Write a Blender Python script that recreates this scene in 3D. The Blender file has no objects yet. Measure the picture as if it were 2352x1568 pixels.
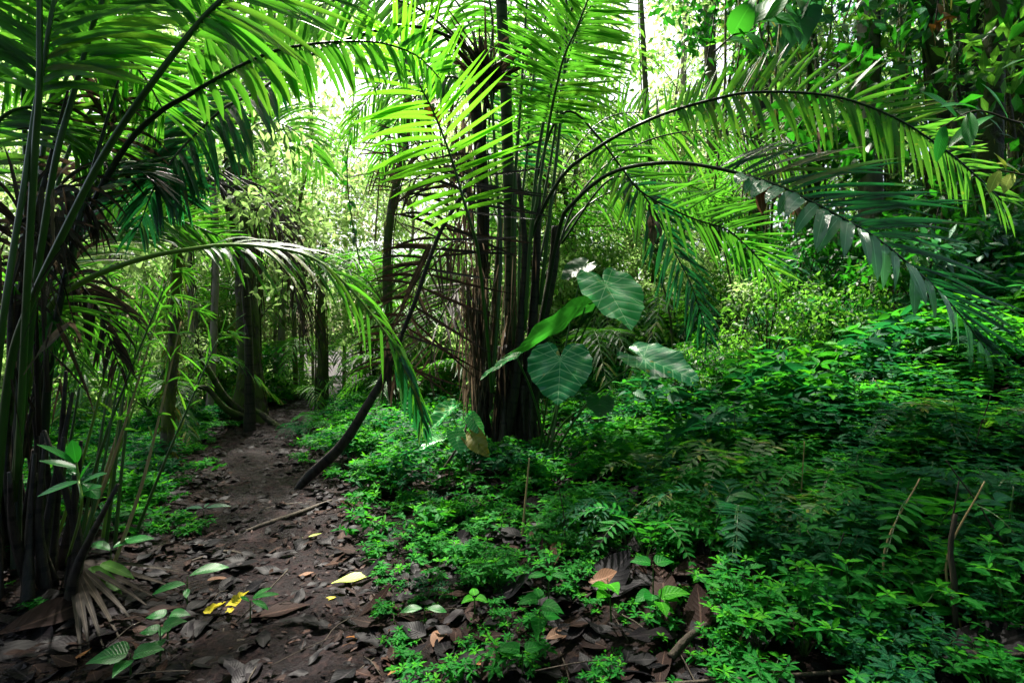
import bpy, math, numpy as np
from mathutils import Vector
rng = np.random.default_rng(7)
R = math.radians
scene = bpy.context.scene
COL = scene.collection

# ------------------------------------------------------------ camera, sky, sun, exposure
CAM_H = 1.3
cam_d = bpy.data.cameras.new('camera'); cam = bpy.data.objects.new('camera', cam_d); COL.objects.link(cam)
cam.location = (0, 0, CAM_H); cam.rotation_euler = (R(90), 0, 0)
cam_d.sensor_width = 36; cam_d.lens = 18; cam_d.clip_end = 1000; cam_d.clip_start = 0.05
scene.camera = cam

SUN_EL, SUN_AZ = R(60), R(-20)          # azimuth measured from +Y towards +X
world = bpy.data.worlds.new('World'); scene.world = world; world.use_nodes = True
wn = world.node_tree.nodes; wl = world.node_tree.links
sky = wn.new('ShaderNodeTexSky'); sky.sky_type = 'NISHITA'; sky.sun_disc = False
sky.sun_elevation = SUN_EL; sky.sun_rotation = SUN_AZ
sky.dust_density = 7.0; sky.air_density = 1.0; sky.ozone_density = 1.0
bg = wn['Background']; wl.new(sky.outputs[0], bg.inputs[0]); bg.inputs[1].default_value = 0.085
sd = bpy.data.lights.new('sun', 'SUN'); sd.energy = 5.0; sd.angle = R(2); sd.color = (1.0, 0.95, 0.84)
so = bpy.data.objects.new('sun', sd); COL.objects.link(so)
sdir = Vector((math.sin(SUN_AZ) * math.cos(SUN_EL), math.cos(SUN_AZ) * math.cos(SUN_EL), math.sin(SUN_EL)))
so.rotation_euler = sdir.to_track_quat('Z', 'Y').to_euler()
scene.view_settings.view_transform = 'Standard'; scene.view_settings.look = 'None'
scene.view_settings.exposure = 2.2; scene.view_settings.gamma = 1.0
cy = scene.cycles
cy.max_bounces = 7; cy.diffuse_bounces = 4; cy.glossy_bounces = 2; cy.transmission_bounces = 4
cy.transparent_max_bounces = 4; cy.caustics_reflective = False; cy.caustics_refractive = False
cy.sample_clamp_indirect = 6.0; cy.use_denoising = True

# ------------------------------------------------------------ terrain
def xpath(y):
    return np.interp(y, [0, 1.95, 2.8, 3.67, 4.6, 5.75, 7.0, 8.0, 9.5, 12, 20], [-0.45, -0.9, -1.3, -1.72, -2.2, -2.95, -3.4, -3.6, -3.9, -4.2, -5.5])
def pathw(y):
    return np.interp(y, [0, 1.95, 3.67, 5.75, 7.8, 10], [0.40, 0.40, 0.42, 0.33, 0.42, 0.3])
def _hash_noise(x, y):
    return (np.sin(x * 1.9 + 1.3 * np.sin(y * 1.1)) * np.cos(y * 2.3 + 0.7 * np.sin(x * 1.7))
            + 0.5 * np.sin(x * 4.7 + y * 3.1) * np.cos(y * 5.3 - x * 2.2) + 0.25 * np.sin(x * 11.3 - y * 7.1) * np.sin(y * 12.7 + x * 5.0))
def H(x, y):
    x = np.asarray(x, float); y = np.asarray(y, float)
    d = np.abs(x - xpath(y)) - pathw(y)
    right = np.maximum(x - xpath(y) - pathw(y), 0)
    left = np.maximum(xpath(y) - pathw(y) - x, 0)
    sp = np.log1p(np.exp(np.clip((x - 0.5) / 0.5, -30, 30))) * 0.5
    h = 0.05 * np.minimum(right, 3) + 0.33 * np.minimum(sp, 9)
    h = h + 0.10 * (1 - np.exp(-left / 0.5)) - 0.10 * np.maximum(y - 5.5, 0) * (1 - np.exp(-np.maximum(left - 0.6, 0) / 2.0))
    h = h + 0.05 * (1 - np.exp(-right / 0.25))
    h = h + 0.035 * _hash_noise(x, y) * np.clip(d / 0.4 + 0.35, 0.25, 1.0)
    far = np.clip((np.hypot(x, y) - 30) / 40, 0, 1)
    return np.clip(h * (1 - far), -1.8, 5)
def P(u, v, Y):
    return np.array([(u - 1176) / 1176 * Y, Y, CAM_H - (v - 784) / 1176 * Y])
def G(u, v):
    d = np.array([(u - 1176) / 1176, 1.0, -(v - 784) / 1176])
    t = 0.8
    while t < 40:
        p = d * t
        if CAM_H + p[2] < H(p[0], p[1]): break
        t += 0.01
    return np.array([p[0], p[1], float(H(p[0], p[1]))])

# ------------------------------------------------------------ mesh tools
def norm(a):
    return a / np.maximum(np.linalg.norm(a, axis=-1, keepdims=True), 1e-9)
class Geo:
    def __init__(s): s.v = []; s.f = []; s.uv = []; s.m = []; s.n = 0
    def add(s, v, f, uv=None, m=0):
        v = np.asarray(v, float).reshape(-1, 3); f = np.asarray(f, int).reshape(-1, 4)
        s.v.append(v); s.f.append(f + s.n); s.n += len(v)
        s.uv.append(np.zeros((len(v), 2)) if uv is None else np.asarray(uv, float).reshape(-1, 2)); s.m.append(np.full(len(f), m))
        return s
    def mesh(s, name, mats):
        v = np.concatenate(s.v); f = np.concatenate(s.f); uv = np.concatenate(s.uv); m = np.concatenate(s.m)
        me = bpy.data.meshes.new(name)
        me.vertices.add(len(v)); me.vertices.foreach_set('co', v.astype(np.float32).ravel())
        me.loops.add(f.size); me.loops.foreach_set('vertex_index', f.astype(np.int32).ravel())
        me.polygons.add(len(f)); me.polygons.foreach_set('loop_start', np.arange(0, f.size, 4, dtype=np.int32))
        me.polygons.foreach_set('loop_total', np.full(len(f), 4, dtype=np.int32))
        me.polygons.foreach_set('material_index', m.astype(np.int32))
        ul = me.uv_layers.new(name='UVMap'); ul.data.foreach_set('uv', uv[f.ravel()].astype(np.float32).ravel())
        me.polygons.foreach_set('use_smooth', np.ones(len(f), dtype=bool))
        for mt in (mats if isinstance(mats, (list, tuple)) else [mats]): me.materials.append(mt)
        me.update(calc_edges=True)
        return me
    def arrays(s):
        return np.concatenate(s.v), np.concatenate(s.f), np.concatenate(s.uv), np.concatenate(s.m)
    def obj(s, name, mats, parent=None, loc=None):
        o = bpy.data.objects.new(name, s.mesh(name, mats)); COL.objects.link(o)
        if parent is not None: o.parent = parent
        if loc is not None: o.location = loc
        return o
def prof_leaflet(t): return np.clip(np.minimum(t * 9 + 0.25, 1) * (1 - np.clip((t - 0.45) / 0.56, 0, 1) ** 1.8), 0.03, 1)
def prof_ovate(t): return np.clip(np.sin(np.pi * np.clip(t, 0.01, 0.99) ** 0.75), 0.03, 1)
def prof_ellip(t): return np.clip(np.sin(np.pi * np.clip(t, 0.015, 0.985)) ** 0.8, 0.04, 1)
def prof_heart(t): return np.interp(t, [0, .06, .2, .35, .6, .8, 1], [.45, .85, 1, .97, .7, .36, .03])
def prof_strand(t): return np.interp(t, [0, .1, .5, 1], [.6, 1, .8, .15])
def prof_tooth(n):
    def f(t):
        b = np.sin(np.pi * np.clip(t, 0.02, 0.98) ** 0.8)
        return np.clip(b * (1 + 0.22 * np.where((np.arange(len(t)) % 2) == 0, -1, 1)), 0.03, 1)
    return f
def ribbons(P0, D, N, L, W, prof=prof_leaflet, n=6, droop=0.0, fold=0.25, curl=0.0, wave=0.0, tw=0.0, sag=None):
    P0 = np.asarray(P0, float).reshape(-1, 3); k = len(P0)
    D = norm(np.broadcast_to(np.asarray(D, float), (k, 3)).copy()); N = np.broadcast_to(np.asarray(N, float), (k, 3)).copy()
    L = np.broadcast_to(np.asarray(L, float), (k,)); W = np.broadcast_to(np.asarray(W, float), (k,))
    droop = np.broadcast_to(np.asarray(droop, float), (k,)); tw = np.broadcast_to(np.asarray(tw, float), (k,)); curl = np.broadcast_to(np.asarray(curl, float), (k,))
    ts = np.linspace(0, 1, n + 1); pr = prof(ts)
    out = np.zeros((k, n + 1, 3, 3)); p = P0.copy(); d = D.copy()
    ph = rng.uniform(0, 6.28, k)
    g = np.array([0, 0, -1.0])
    for i in range(n + 1):
        nn = norm(N - (N * d).sum(-1, keepdims=True) * d); s = np.cross(d, nn)
        a = tw * ts[i] + wave * np.sin(ph + ts[i] * 7); ca, sa = np.cos(a)[:, None], np.sin(a)[:, None]
        s2 = s * ca + nn * sa; n2 = nn * ca - s * sa
        w = (W * pr[i] * 0.5)[:, None]
        out[:, i, 0] = p - s2 * w + n2 * w * fold; out[:, i, 1] = p; out[:, i, 2] = p + s2 * w + n2 * w * fold
        d = norm(d + g * (droop / n)[:, None] + nn * (curl / n)[:, None]); p = p + d * (L / n)[:, None]
    i = np.arange(n)[:, None] * 3; q = np.array([[0, 1, 4, 3], [1, 2, 5, 4]])
    f1 = (i[:, :, None] + q[None]).reshape(-1, 4)
    F = (np.arange(k)[:, None, None] * (3 * (n + 1)) + f1[None]).reshape(-1, 4)
    uv = np.zeros((k, n + 1, 3, 2)); uv[..., 0] = np.array([0, .5, 1]); uv[..., 1] = ts[None, :, None]
    return out.reshape(-1, 3), F, uv.reshape(-1, 2)
def spline(pts, n):
    pts = np.asarray(pts, float)
    if len(pts) == 2: return pts[0] + (pts[1] - pts[0]) * np.linspace(0, 1, n)[:, None]
    p = np.vstack([2 * pts[0] - pts[1], pts, 2 * pts[-1] - pts[-2]])
    m = len(pts) - 1; out = []
    for s in np.linspace(0, m - 1e-6, n):
        i = int(s); t = s - i; a, b, c, d = p[i], p[i + 1], p[i + 2], p[i + 3]
        out.append(0.5 * ((2 * b) + (c - a) * t + (2 * a - 5 * b + 4 * c - d) * t * t + (3 * b - a - 3 * c + d) * t ** 3))
    return np.array(out)
def tube(C, rad, ns=8, flat=1.0, lump=0.0):
    C = np.asarray(C, float); n = len(C); rad = np.broadcast_to(np.asarray(rad, float), (n,))
    T = norm(np.gradient(C, axis=0)); ref = np.array([0.13, -1.0, 0.07])
    if abs(T[0] @ norm(ref)) > .9: ref = np.array([1.0, 0.1, 0.2])
    A = np.zeros((n, 3)); a = ref
    for i in range(n):
        a = a - (a @ T[i]) * T[i]; a = a / np.linalg.norm(a); A[i] = a
    B = np.cross(T, A); th = np.linspace(0, 2 * np.pi, ns, endpoint=False)
    r = rad[:, None] * np.ones(ns)
    if lump:
        phs = rng.uniform(0, 6, 4); s = np.arange(n)[:, None]
        r = r * (1 + lump * (np.sin(3 * th + phs[0] + s * .3) * .5 + np.sin(5 * th + phs[1] - s * .9) * .35 + np.sin(2 * th + s * 1.7 + phs[2]) * .3))
    V = C[:, None] + (A[:, None] * np.cos(th)[None, :, None] + B[:, None] * np.sin(th)[None, :, None] * flat) * r[..., None]
    V = np.concatenate([C[:1][:, None] + (V[:1] - C[:1][:, None]) * .02, V, C[-1:][:, None] + (V[-1:] - C[-1:][:, None]) * .02]); n += 2
    i = np.arange(n - 1)[:, None] * ns; j = np.arange(ns)[None]; j2 = (j + 1) % ns
    F = np.stack([i + j, i + j2, i + ns + j2, i + ns + j], -1).reshape(-1, 4)
    ln = np.concatenate([[0], np.cumsum(np.linalg.norm(np.diff(V.mean(1), axis=0), axis=1))])
    uv = np.stack([np.broadcast_to(th / 6.283, (n, ns)), np.broadcast_to(ln[:, None], (n, ns))], -1)
    return V.reshape(-1, 3), F, uv.reshape(-1, 2)

def rvec(k, s=1.0): return rng.normal(0, s, (k, 3))
def tag(o, label=None, cat=None, group=None, kind=None):
    if label: o['label'] = label
    if cat: o['category'] = cat
    if group: o['group'] = group
    if kind: o['kind'] = kind
    return o
def empty(name, loc, label=None, cat=None, group=None, rz=0.0):
    o = bpy.data.objects.new(name, None); COL.objects.link(o); o.location = loc; o.rotation_euler = (0, 0, rz); o.empty_display_size = .1
    return tag(o, label, cat, group)
def copy_tree(o, parent=None):
    c = o.copy(); COL.objects.link(c)
    if parent is not None: c.parent = parent
    for ch in list(o.children): copy_tree(ch, c)
    return c

# ------------------------------------------------------------ materials
def new_mat(name):
    m = bpy.data.materials.new(name); m.use_nodes = True; nt = m.node_tree; nt.nodes.clear()
    return m, nt, nt.nodes, nt.links
def ramp(nd, stops):
    r = nd.new('ShaderNodeValToRGB'); e = r.color_ramp.elements
    while len(e) < len(stops): e.new(0.5)
    for k, (p, c) in enumerate(stops): e[k].position = p; e[k].color = (*c, 1)
    return r
def math_(nd, lk, op, a, b=None, c=None):
    n = nd.new('ShaderNodeMath'); n.operation = op
    for k, x in enumerate([a, b, c]):
        if x is None: continue
        if isinstance(x, (int, float)): n.inputs[k].default_value = x
        else: lk.new(x, n.inputs[k])
    return n.outputs[0]
def mixc(nd, lk, fac, a, b, mode='MIX'):
    n = nd.new('ShaderNodeMix'); n.data_type = 'RGBA'; n.blend_type = mode
    for s, x in ((0, fac), (6, a), (7, b)):
        if isinstance(x, (int, float)): n.inputs[s].default_value = x
        elif isinstance(x, tuple): n.inputs[s].default_value = (*x, 1)
        else: lk.new(x, n.inputs[s])
    return n.outputs[2]
def leaf_mat(name, cols, trans, tfac=0.45, rough=0.38, vein='long', spots=None, spot_amt=0.0, freq=40, bump=0.35, spec=0.22, tips=None):
    """cols: three base colours (per leaf), trans: colour the light takes through the blade"""
    m, nt, nd, lk = new_mat(name)
    out = nd.new('ShaderNodeOutputMaterial'); geo = nd.new('ShaderNodeNewGeometry')
    r = ramp(nd, [(0, cols[0]), (0.6, cols[1]), (1, cols[2])]); lk.new(geo.outputs['Random Per Island'], r.inputs[0])
    tc = nd.new('ShaderNodeTexCoord'); no = nd.new('ShaderNodeTexNoise'); no.inputs['Scale'].default_value = 9; no.inputs['Detail'].default_value = 3
    lk.new(tc.outputs['Object'], no.inputs['Vector'])
    c = mixc(nd, lk, math_(nd, lk, 'MULTIPLY', no.outputs[0], 0.7), r.outputs[0], tuple(x * 0.45 for x in cols[0]))
    uv = nd.new('ShaderNodeUVMap'); sx = nd.new('ShaderNodeSeparateXYZ'); lk.new(uv.outputs[0], sx.inputs[0])
    ax = math_(nd, lk, 'ABSOLUTE', math_(nd, lk, 'SUBTRACT', sx.outputs[0], 0.5))
    if vein == 'long': phase = math_(nd, lk, 'MULTIPLY', ax, freq)
    else: phase = math_(nd, lk, 'SUBTRACT', math_(nd, lk, 'MULTIPLY', sx.outputs[1], freq), math_(nd, lk, 'MULTIPLY', ax, freq * 0.45))
    sn = math_(nd, lk, 'SINE', phase); hh = math_(nd, lk, 'POWER', math_(nd, lk, 'ABSOLUTE', sn), 0.5)
    mid = math_(nd, lk, 'LESS_THAN', ax, 0.035)
    lighter = mixc(nd, lk, 0.5, c, tuple(min(1, x * 1.6 + .02) for x in cols[2]))
    c = mixc(nd, lk, mid, c, lighter)
    if spots:
        n2 = nd.new('ShaderNodeTexNoise'); n2.inputs['Scale'].default_value = 22; n2.inputs['Detail'].default_value = 4; lk.new(tc.outputs['Object'], n2.inputs['Vector'])
        sp = nd.new('ShaderNodeMapRange'); sp.inputs[1].default_value = 0.66 - spot_amt; sp.inputs[2].default_value = 0.74 - spot_amt; lk.new(n2.outputs[0], sp.inputs[0])
        c = mixc(nd, lk, sp.outputs[0], c, spots)
    if tips:
        rn = math_(nd, lk, 'MULTIPLY', geo.outputs['Random Per Island'], 37.77); rn = math_(nd, lk, 'FRACT', rn)
        edge = math_(nd, lk, 'SUBTRACT', 1.04, math_(nd, lk, 'MULTIPLY', math_(nd, lk, 'POWER', rn, 5.0), .55))
        edge = math_(nd, lk, 'ADD', edge, math_(nd, lk, 'MULTIPLY', math_(nd, lk, 'SUBTRACT', no.outputs[0], .5), .25))
        c = mixc(nd, lk, math_(nd, lk, 'GREATER_THAN', sx.outputs[1], edge), c, tips)
        rn2 = math_(nd, lk, 'FRACT', math_(nd, lk, 'MULTIPLY', geo.outputs['Random Per Island'], 91.3))
        c = mixc(nd, lk, math_(nd, lk, 'MULTIPLY', math_(nd, lk, 'GREATER_THAN', rn2, .955), .7), c, (.22, .22, .02))
    b = nd.new('ShaderNodeBump'); b.inputs['Strength'].default_value = bump; b.inputs['Distance'].default_value = 0.004
    lk.new(math_(nd, lk, 'SUBTRACT', 1.0, hh), b.inputs['Height'])
    pb = nd.new('ShaderNodeBsdfPrincipled'); pb.inputs['Roughness'].default_value = rough; pb.inputs['Specular IOR Level'].default_value = spec
    lk.new(c, pb.inputs['Base Color']); lk.new(b.outputs[0], pb.inputs['Normal'])
    if tfac > 0:
        tb = nd.new('ShaderNodeBsdfTranslucent'); tcx = mixc(nd, lk, 0.65, c, trans); lk.new(tcx, tb.inputs[0])
        mx = nd.new('ShaderNodeMixShader'); mx.inputs[0].default_value = tfac; lk.new(pb.outputs[0], mx.inputs[1]); lk.new(tb.outputs[0], mx.inputs[2]); lk.new(mx.outputs[0], out.inputs[0])
    else: lk.new(pb.outputs[0], out.inputs[0])
    return m
def bark_mat(name, a, b, moss=None, moss_amt=0.5, scale=12, stretch=0.15, rings=False, rough=0.75, bumpd=0.02, spec=.3):
    m, nt, nd, lk = new_mat(name)
    out = nd.new('ShaderNodeOutputMaterial'); tc = nd.new('ShaderNodeTexCoord'); mp = nd.new('ShaderNodeMapping'); mp.inputs['Scale'].default_value = (1, 1, stretch)
    lk.new(tc.outputs['Object'], mp.inputs[0]); no = nd.new('ShaderNodeTexNoise'); no.inputs['Scale'].default_value = scale; no.inputs['Detail'].default_value = 6; no.inputs['Roughness'].default_value = .65
    lk.new(mp.outputs[0], no.inputs['Vector']); r = ramp(nd, [(0.3, a), (0.7, b)]); lk.new(no.outputs[0], r.inputs[0]); c = r.outputs[0]
    hgt = no.outputs[0]
    if rings:
        uv = nd.new('ShaderNodeUVMap'); sx = nd.new('ShaderNodeSeparateXYZ'); lk.new(uv.outputs[0], sx.inputs[0])
        s = math_(nd, lk, 'SINE', math_(nd, lk, 'MULTIPLY', sx.outputs[1], 45.0)); s = math_(nd, lk, 'GREATER_THAN', s, 0.86)
        c = mixc(nd, lk, math_(nd, lk, 'MULTIPLY', s, .7), c, tuple(x * .35 for x in a)); hgt = math_(nd, lk, 'SUBTRACT', hgt, s)
    if moss:
        n2 = nd.new('ShaderNodeTexNoise'); n2.inputs['Scale'].default_value = 5; n2.inputs['Detail'].default_value = 8; lk.new(tc.outputs['Object'], n2.inputs['Vector'])
        mr = nd.new('ShaderNodeMapRange'); mr.inputs[1].default_value = .7 - moss_amt * .4; mr.inputs[2].default_value = .8 - moss_amt * .4; lk.new(n2.outputs[0], mr.inputs[0])
        mc = mixc(nd, lk, no.outputs[0], tuple(x * .5 for x in moss), moss); c = mixc(nd, lk, mr.outputs[0], c, mc); hgt = math_(nd, lk, 'ADD', hgt, mr.outputs[0])
    b_ = nd.new('ShaderNodeBump'); b_.inputs['Strength'].default_value = .8; b_.inputs['Distance'].default_value = bumpd; lk.new(hgt, b_.inputs['Height'])
    pb = nd.new('ShaderNodeBsdfPrincipled'); pb.inputs['Roughness'].default_value = rough; pb.inputs['Specular IOR Level'].default_value = spec; lk.new(c, pb.inputs['Base Color']); lk.new(b_.outputs[0], pb.inputs['Normal'])
    lk.new(pb.outputs[0], out.inputs[0]); return m
def ground_mat(name, stops, scale=6, rough=(.35, .8), bumpd=.03):
    m, nt, nd, lk = new_mat(name)
    out = nd.new('ShaderNodeOutputMaterial'); tc = nd.new('ShaderNodeTexCoord')
    n1 = nd.new('ShaderNodeTexNoise'); n1.inputs['Scale'].default_value = scale; n1.inputs['Detail'].default_value = 9; n1.inputs['Roughness'].default_value = .7; lk.new(tc.outputs['Object'], n1.inputs['Vector'])
    vo = nd.new('ShaderNodeTexVoronoi'); vo.inputs['Scale'].default_value = scale * 7; lk.new(tc.outputs['Object'], vo.inputs['Vector'])
    r = ramp(nd, stops); lk.new(math_(nd, lk, 'ADD', math_(nd, lk, 'MULTIPLY', n1.outputs[0], .8), math_(nd, lk, 'MULTIPLY', vo.outputs['Distance'], .3)), r.inputs[0])
    b_ = nd.new('ShaderNodeBump'); b_.inputs['Strength'].default_value = 1; b_.inputs['Distance'].default_value = bumpd
    lk.new(math_(nd, lk, 'ADD', n1.outputs[0], math_(nd, lk, 'MULTIPLY', vo.outputs['Distance'], .4)), b_.inputs['Height'])
    pb = nd.new('ShaderNodeBsdfPrincipled'); pb.inputs['Specular IOR Level'].default_value = .06; lk.new(r.outputs[0], pb.inputs['Base Color']); lk.new(b_.outputs[0], pb.inputs['Normal'])
    mr = nd.new('ShaderNodeMapRange'); mr.inputs[1].default_value = .4; mr.inputs[2].default_value = .6; mr.inputs[3].default_value = rough[0]; mr.inputs[4].default_value = rough[1]; lk.new(n1.outputs[0], mr.inputs[0]); lk.new(mr.outputs[0], pb.inputs['Roughness'])
    lk.new(pb.outputs[0], out.inputs[0]); return m

M = {}
TIP = (.09, .05, .02)
M['palm'] = leaf_mat('palm green', [(.008, .075, .010), (.018, .115, .010), (.045, .175, .012)], (.14, .54, .025), .52, .36, spec=.42, tips=TIP)
M['palm_lime'] = leaf_mat('young palm lime', [(.05, .23, .012), (.075, .28, .015), (.12, .34, .018)], (.19, .64, .02), .52, .38, spec=.4)
M['palm_dark'] = leaf_mat('palm blue green', [(.006, .055, .022), (.010, .075, .030), (.02, .105, .04)], (.02, .26, .04), .35, .27, spec=.6, tips=TIP)
M['palm_gloss'] = leaf_mat('palm gloss painted pale', [(.10, .36, .16), (.15, .42, .20), (.24, .50, .28)], (.10, .5, .12), .25, .25, spots=(.60, .62, .48), spot_amt=.0, freq=60, bump=.8, spec=.8)  # whitish base colour stands in for reflected sky; pale spots on top
M['palm_spot'] = leaf_mat('palm yellow spotted', [(.014, .10, .008), (.028, .135, .010), (.06, .18, .012)], (.15, .50, .03), .5, .36, spec=.4, spots=(.40, .28, .03), spot_amt=.04, tips=TIP)
M['dead'] = leaf_mat('dead brown frond', [(.014, .010, .007), (.035, .025, .017), (.09, .065, .045)], (.12, .085, .05), .15, .6)
M['dead_dark'] = leaf_mat('blackened frond', [(.008, .006, .005), (.016, .011, .009), (.04, .022, .014)], (.08, .04, .02), .08, .5)
M['dead_grey'] = leaf_mat('pale dry fibre', [(.03, .022, .017), (.08, .058, .044), (.18, .14, .11)], (.3, .22, .14), .2, .7)
M['herb'] = leaf_mat('herb green', [(.008, .12, .018), (.012, .165, .018), (.028, .22, .016)], (.07, .46, .02), .35, .45, vein='pin', freq=22, spec=.07)
M['herb_cool'] = leaf_mat('herb cool green', [(.005, .062, .026), (.008, .085, .032), (.014, .12, .036)], (.02, .25, .04), .35, .45, vein='pin', freq=22, spec=.07)
M['herb_lime'] = leaf_mat('herb young leaves', [(.03, .26, .01), (.05, .32, .012), (.09, .38, .015)], (.14, .6, .01), .4, .45, vein='pin', freq=22, spec=.07)
M['bg_green'] = leaf_mat('forest leaf', [(.016, .12, .014), (.04, .18, .018), (.11, .25, .03)], (.2, .55, .04), .5, .4, vein='pin', freq=14, spec=.4)
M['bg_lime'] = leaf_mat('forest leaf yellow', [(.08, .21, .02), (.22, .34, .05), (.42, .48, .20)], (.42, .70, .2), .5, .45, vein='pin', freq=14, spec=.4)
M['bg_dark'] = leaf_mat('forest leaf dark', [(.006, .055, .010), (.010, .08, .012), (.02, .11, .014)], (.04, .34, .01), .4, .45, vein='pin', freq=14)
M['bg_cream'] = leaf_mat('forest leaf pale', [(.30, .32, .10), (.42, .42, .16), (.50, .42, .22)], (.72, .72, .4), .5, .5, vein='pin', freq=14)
M['bg_blue'] = leaf_mat('forest leaf silvery', [(.02, .12, .06), (.04, .16, .08), (.08, .22, .12)], (.06, .34, .06), .3, .35, vein='pin', freq=14)
M['big'] = leaf_mat('broad leaf', [(.008, .14, .02), (.014, .18, .024), (.03, .24, .03)], (.04, .45, .015), .35, .35, vein='pin', freq=40, spec=.4)
M['tan'] = leaf_mat('dry tan leaf', [(.13, .06, .03), (.18, .09, .05), (.24, .13, .08)], (.2, .1, .05), .2, .6, vein='pin', freq=30, spots=(.08, .04, .02), spot_amt=.06)
M['orange'] = leaf_mat('orange dry leaf', [(.20, .07, .018), (.26, .10, .02), (.32, .13, .03)], (.3, .12, .02), .2, .5, vein='pin', freq=30, spots=(.12, .05, .02), spot_amt=.05)
M['yellow'] = leaf_mat('yellow fallen leaf', [(.62, .50, .02), (.65, .54, .03), (.7, .58, .05)], (.7, .6, .04), .2, .5, vein='pin', freq=30, spots=(.3, .2, .02), spot_amt=.02)
M['yellowgreen'] = leaf_mat('yellow green fallen leaf', [(.38, .48, .08), (.42, .52, .1), (.45, .55, .12)], (.4, .5, .06), .2, .45, vein='pin', freq=30)
M['brown'] = leaf_mat('dark brown fallen leaf', [(.014, .007, .006), (.024, .012, .010), (.045, .022, .014)], (.05, .03, .02), .05, .6, vein='pin', freq=34, bump=.22, spec=.06)
M['wetblack'] = leaf_mat('wet blackened leaf', [(.002, .002, .003), (.005, .0045, .007), (.014, .010, .013)], (.03, .03, .03), .02, .5, vein='pin', freq=34, bump=.16, spec=.07)
M['litter'] = leaf_mat('leaf litter bits', [(.003, .002, .004), (.011, .007, .010), (.065, .030, .020)], (.1, .06, .04), .03, .5, vein='pin', freq=20, bump=.2, spec=.08)
M['litter_dark'] = leaf_mat('leaf litter dark bits', [(.003, .003, .005), (.007, .005, .008), (.032, .014, .008)], (.05, .03, .02), .03, .5, vein='pin', freq=20, bump=.2, spec=.08)
M['stalk'] = bark_mat('green stalk', (.015, .055, .008), (.04, .11, .012), scale=8, rough=.35, bumpd=.002, spec=.5)
M['stalk_lime'] = bark_mat('light green stalk', (.10, .22, .02), (.16, .28, .03), scale=8, rough=.35, bumpd=.002, spec=.5)
M['stalk_dark'] = bark_mat('dark stalk', (.006, .012, .005), (.016, .028, .01), scale=10, rough=.4, bumpd=.003)
M['black_bark'] = bark_mat('black wet palm stem', (.005, .004, .004), (.045, .032, .024), scale=30, rough=.5, rings=True)
M['ring_bark'] = bark_mat('ringed grey green stem', (.03, .045, .025), (.085, .10, .06), rings=True, scale=14)
M['moss_bark'] = bark_mat('mossy bark', (.03, .022, .015), (.13, .10, .07), moss=(.11, .13, .02), moss_amt=.7, scale=14)
M['moss_dark'] = bark_mat('dark mossy bark', (.012, .010, .008), (.06, .048, .035), moss=(.06, .085, .015), moss_amt=.75, scale=14)
M['pale_bark'] = bark_mat('pale lichen bark', (.10, .075, .06), (.32, .26, .22), moss=(.10, .13, .03), moss_amt=.4, scale=10)
M['twig'] = bark_mat('twig', (.02, .015, .01), (.06, .045, .03), scale=30)
M['tanstick'] = bark_mat('tan stick', (.30, .20, .09), (.42, .30, .15), scale=30, rough=.5, bumpd=.002)
M['moss'] = leaf_mat('hanging moss', [(.06, .08, .012), (.10, .12, .02), (.15, .17, .03)], (.2, .24, .04), .3, .8)
M['soil'] = ground_mat('forest soil', [(.3, (.003, .0025, .003)), (.55, (.008, .005, .005)), (.8, (.022, .012, .008))])
M['mud'] = ground_mat('wet mud path', [(.3, (.004, .003, .004)), (.55, (.0075, .005, .006)), (.85, (.032, .018, .017))], scale=5, rough=(.35, .75), bumpd=.035)

# ------------------------------------------------------------ ground and path
def grid_axis(lim, fine, step):
    a = [0.0]; s = step
    while a[-1] < lim:
        a.append(a[-1] + s)
        if a[-1] > fine: s *= 1.13
    return np.array(a)
gx = grid_axis(220, 9, .09); gx = np.concatenate([-gx[::-1], gx[1:]])
gy = grid_axis(220, 12, .09); gy = np.concatenate([-grid_axis(200, 2, .3)[::-1][:-1], gy])
X, Yg = np.meshgrid(gx, gy); Z = H(X, Yg)
g = Geo(); nx, ny = len(gx), len(gy); ii, jj = np.meshgrid(np.arange(ny - 1), np.arange(nx - 1), indexing='ij'); a = (ii * nx + jj).ravel()
g.add(np.stack([X, Yg, Z], -1), np.stack([a, a + 1, a + nx + 1, a + nx], -1))
tag(g.obj('ground', M['soil']), kind='structure')
ys = np.arange(-.5, 13, .05); ss = np.linspace(-1, 1, 25); S, YY = np.meshgrid(ss, ys)
ed = 1 + .18 * np.sin(YY * 4.3 + S * 2) + .12 * np.sin(YY * 11 + S * 5)
XX = xpath(YY) + S * (pathw(YY) + .12) * ed
lift = 0.015 * (1 - np.abs(S) ** 3 * 1.6)
g = Geo(); nx = len(ss); ii, jj = np.meshgrid(np.arange(len(ys) - 1), np.arange(nx - 1), indexing='ij'); a = (ii * nx + jj).ravel()
g.add(np.stack([XX, YY, H(XX, YY) + lift + .010 * _hash_noise(XX * 5, YY * 5) + .006 * _hash_noise(XX * 13, YY * 11)], -1), np.stack([a, a + 1, a + nx + 1, a + nx], -1))
tag(g.obj('path', M['mud']), kind='structure')

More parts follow.
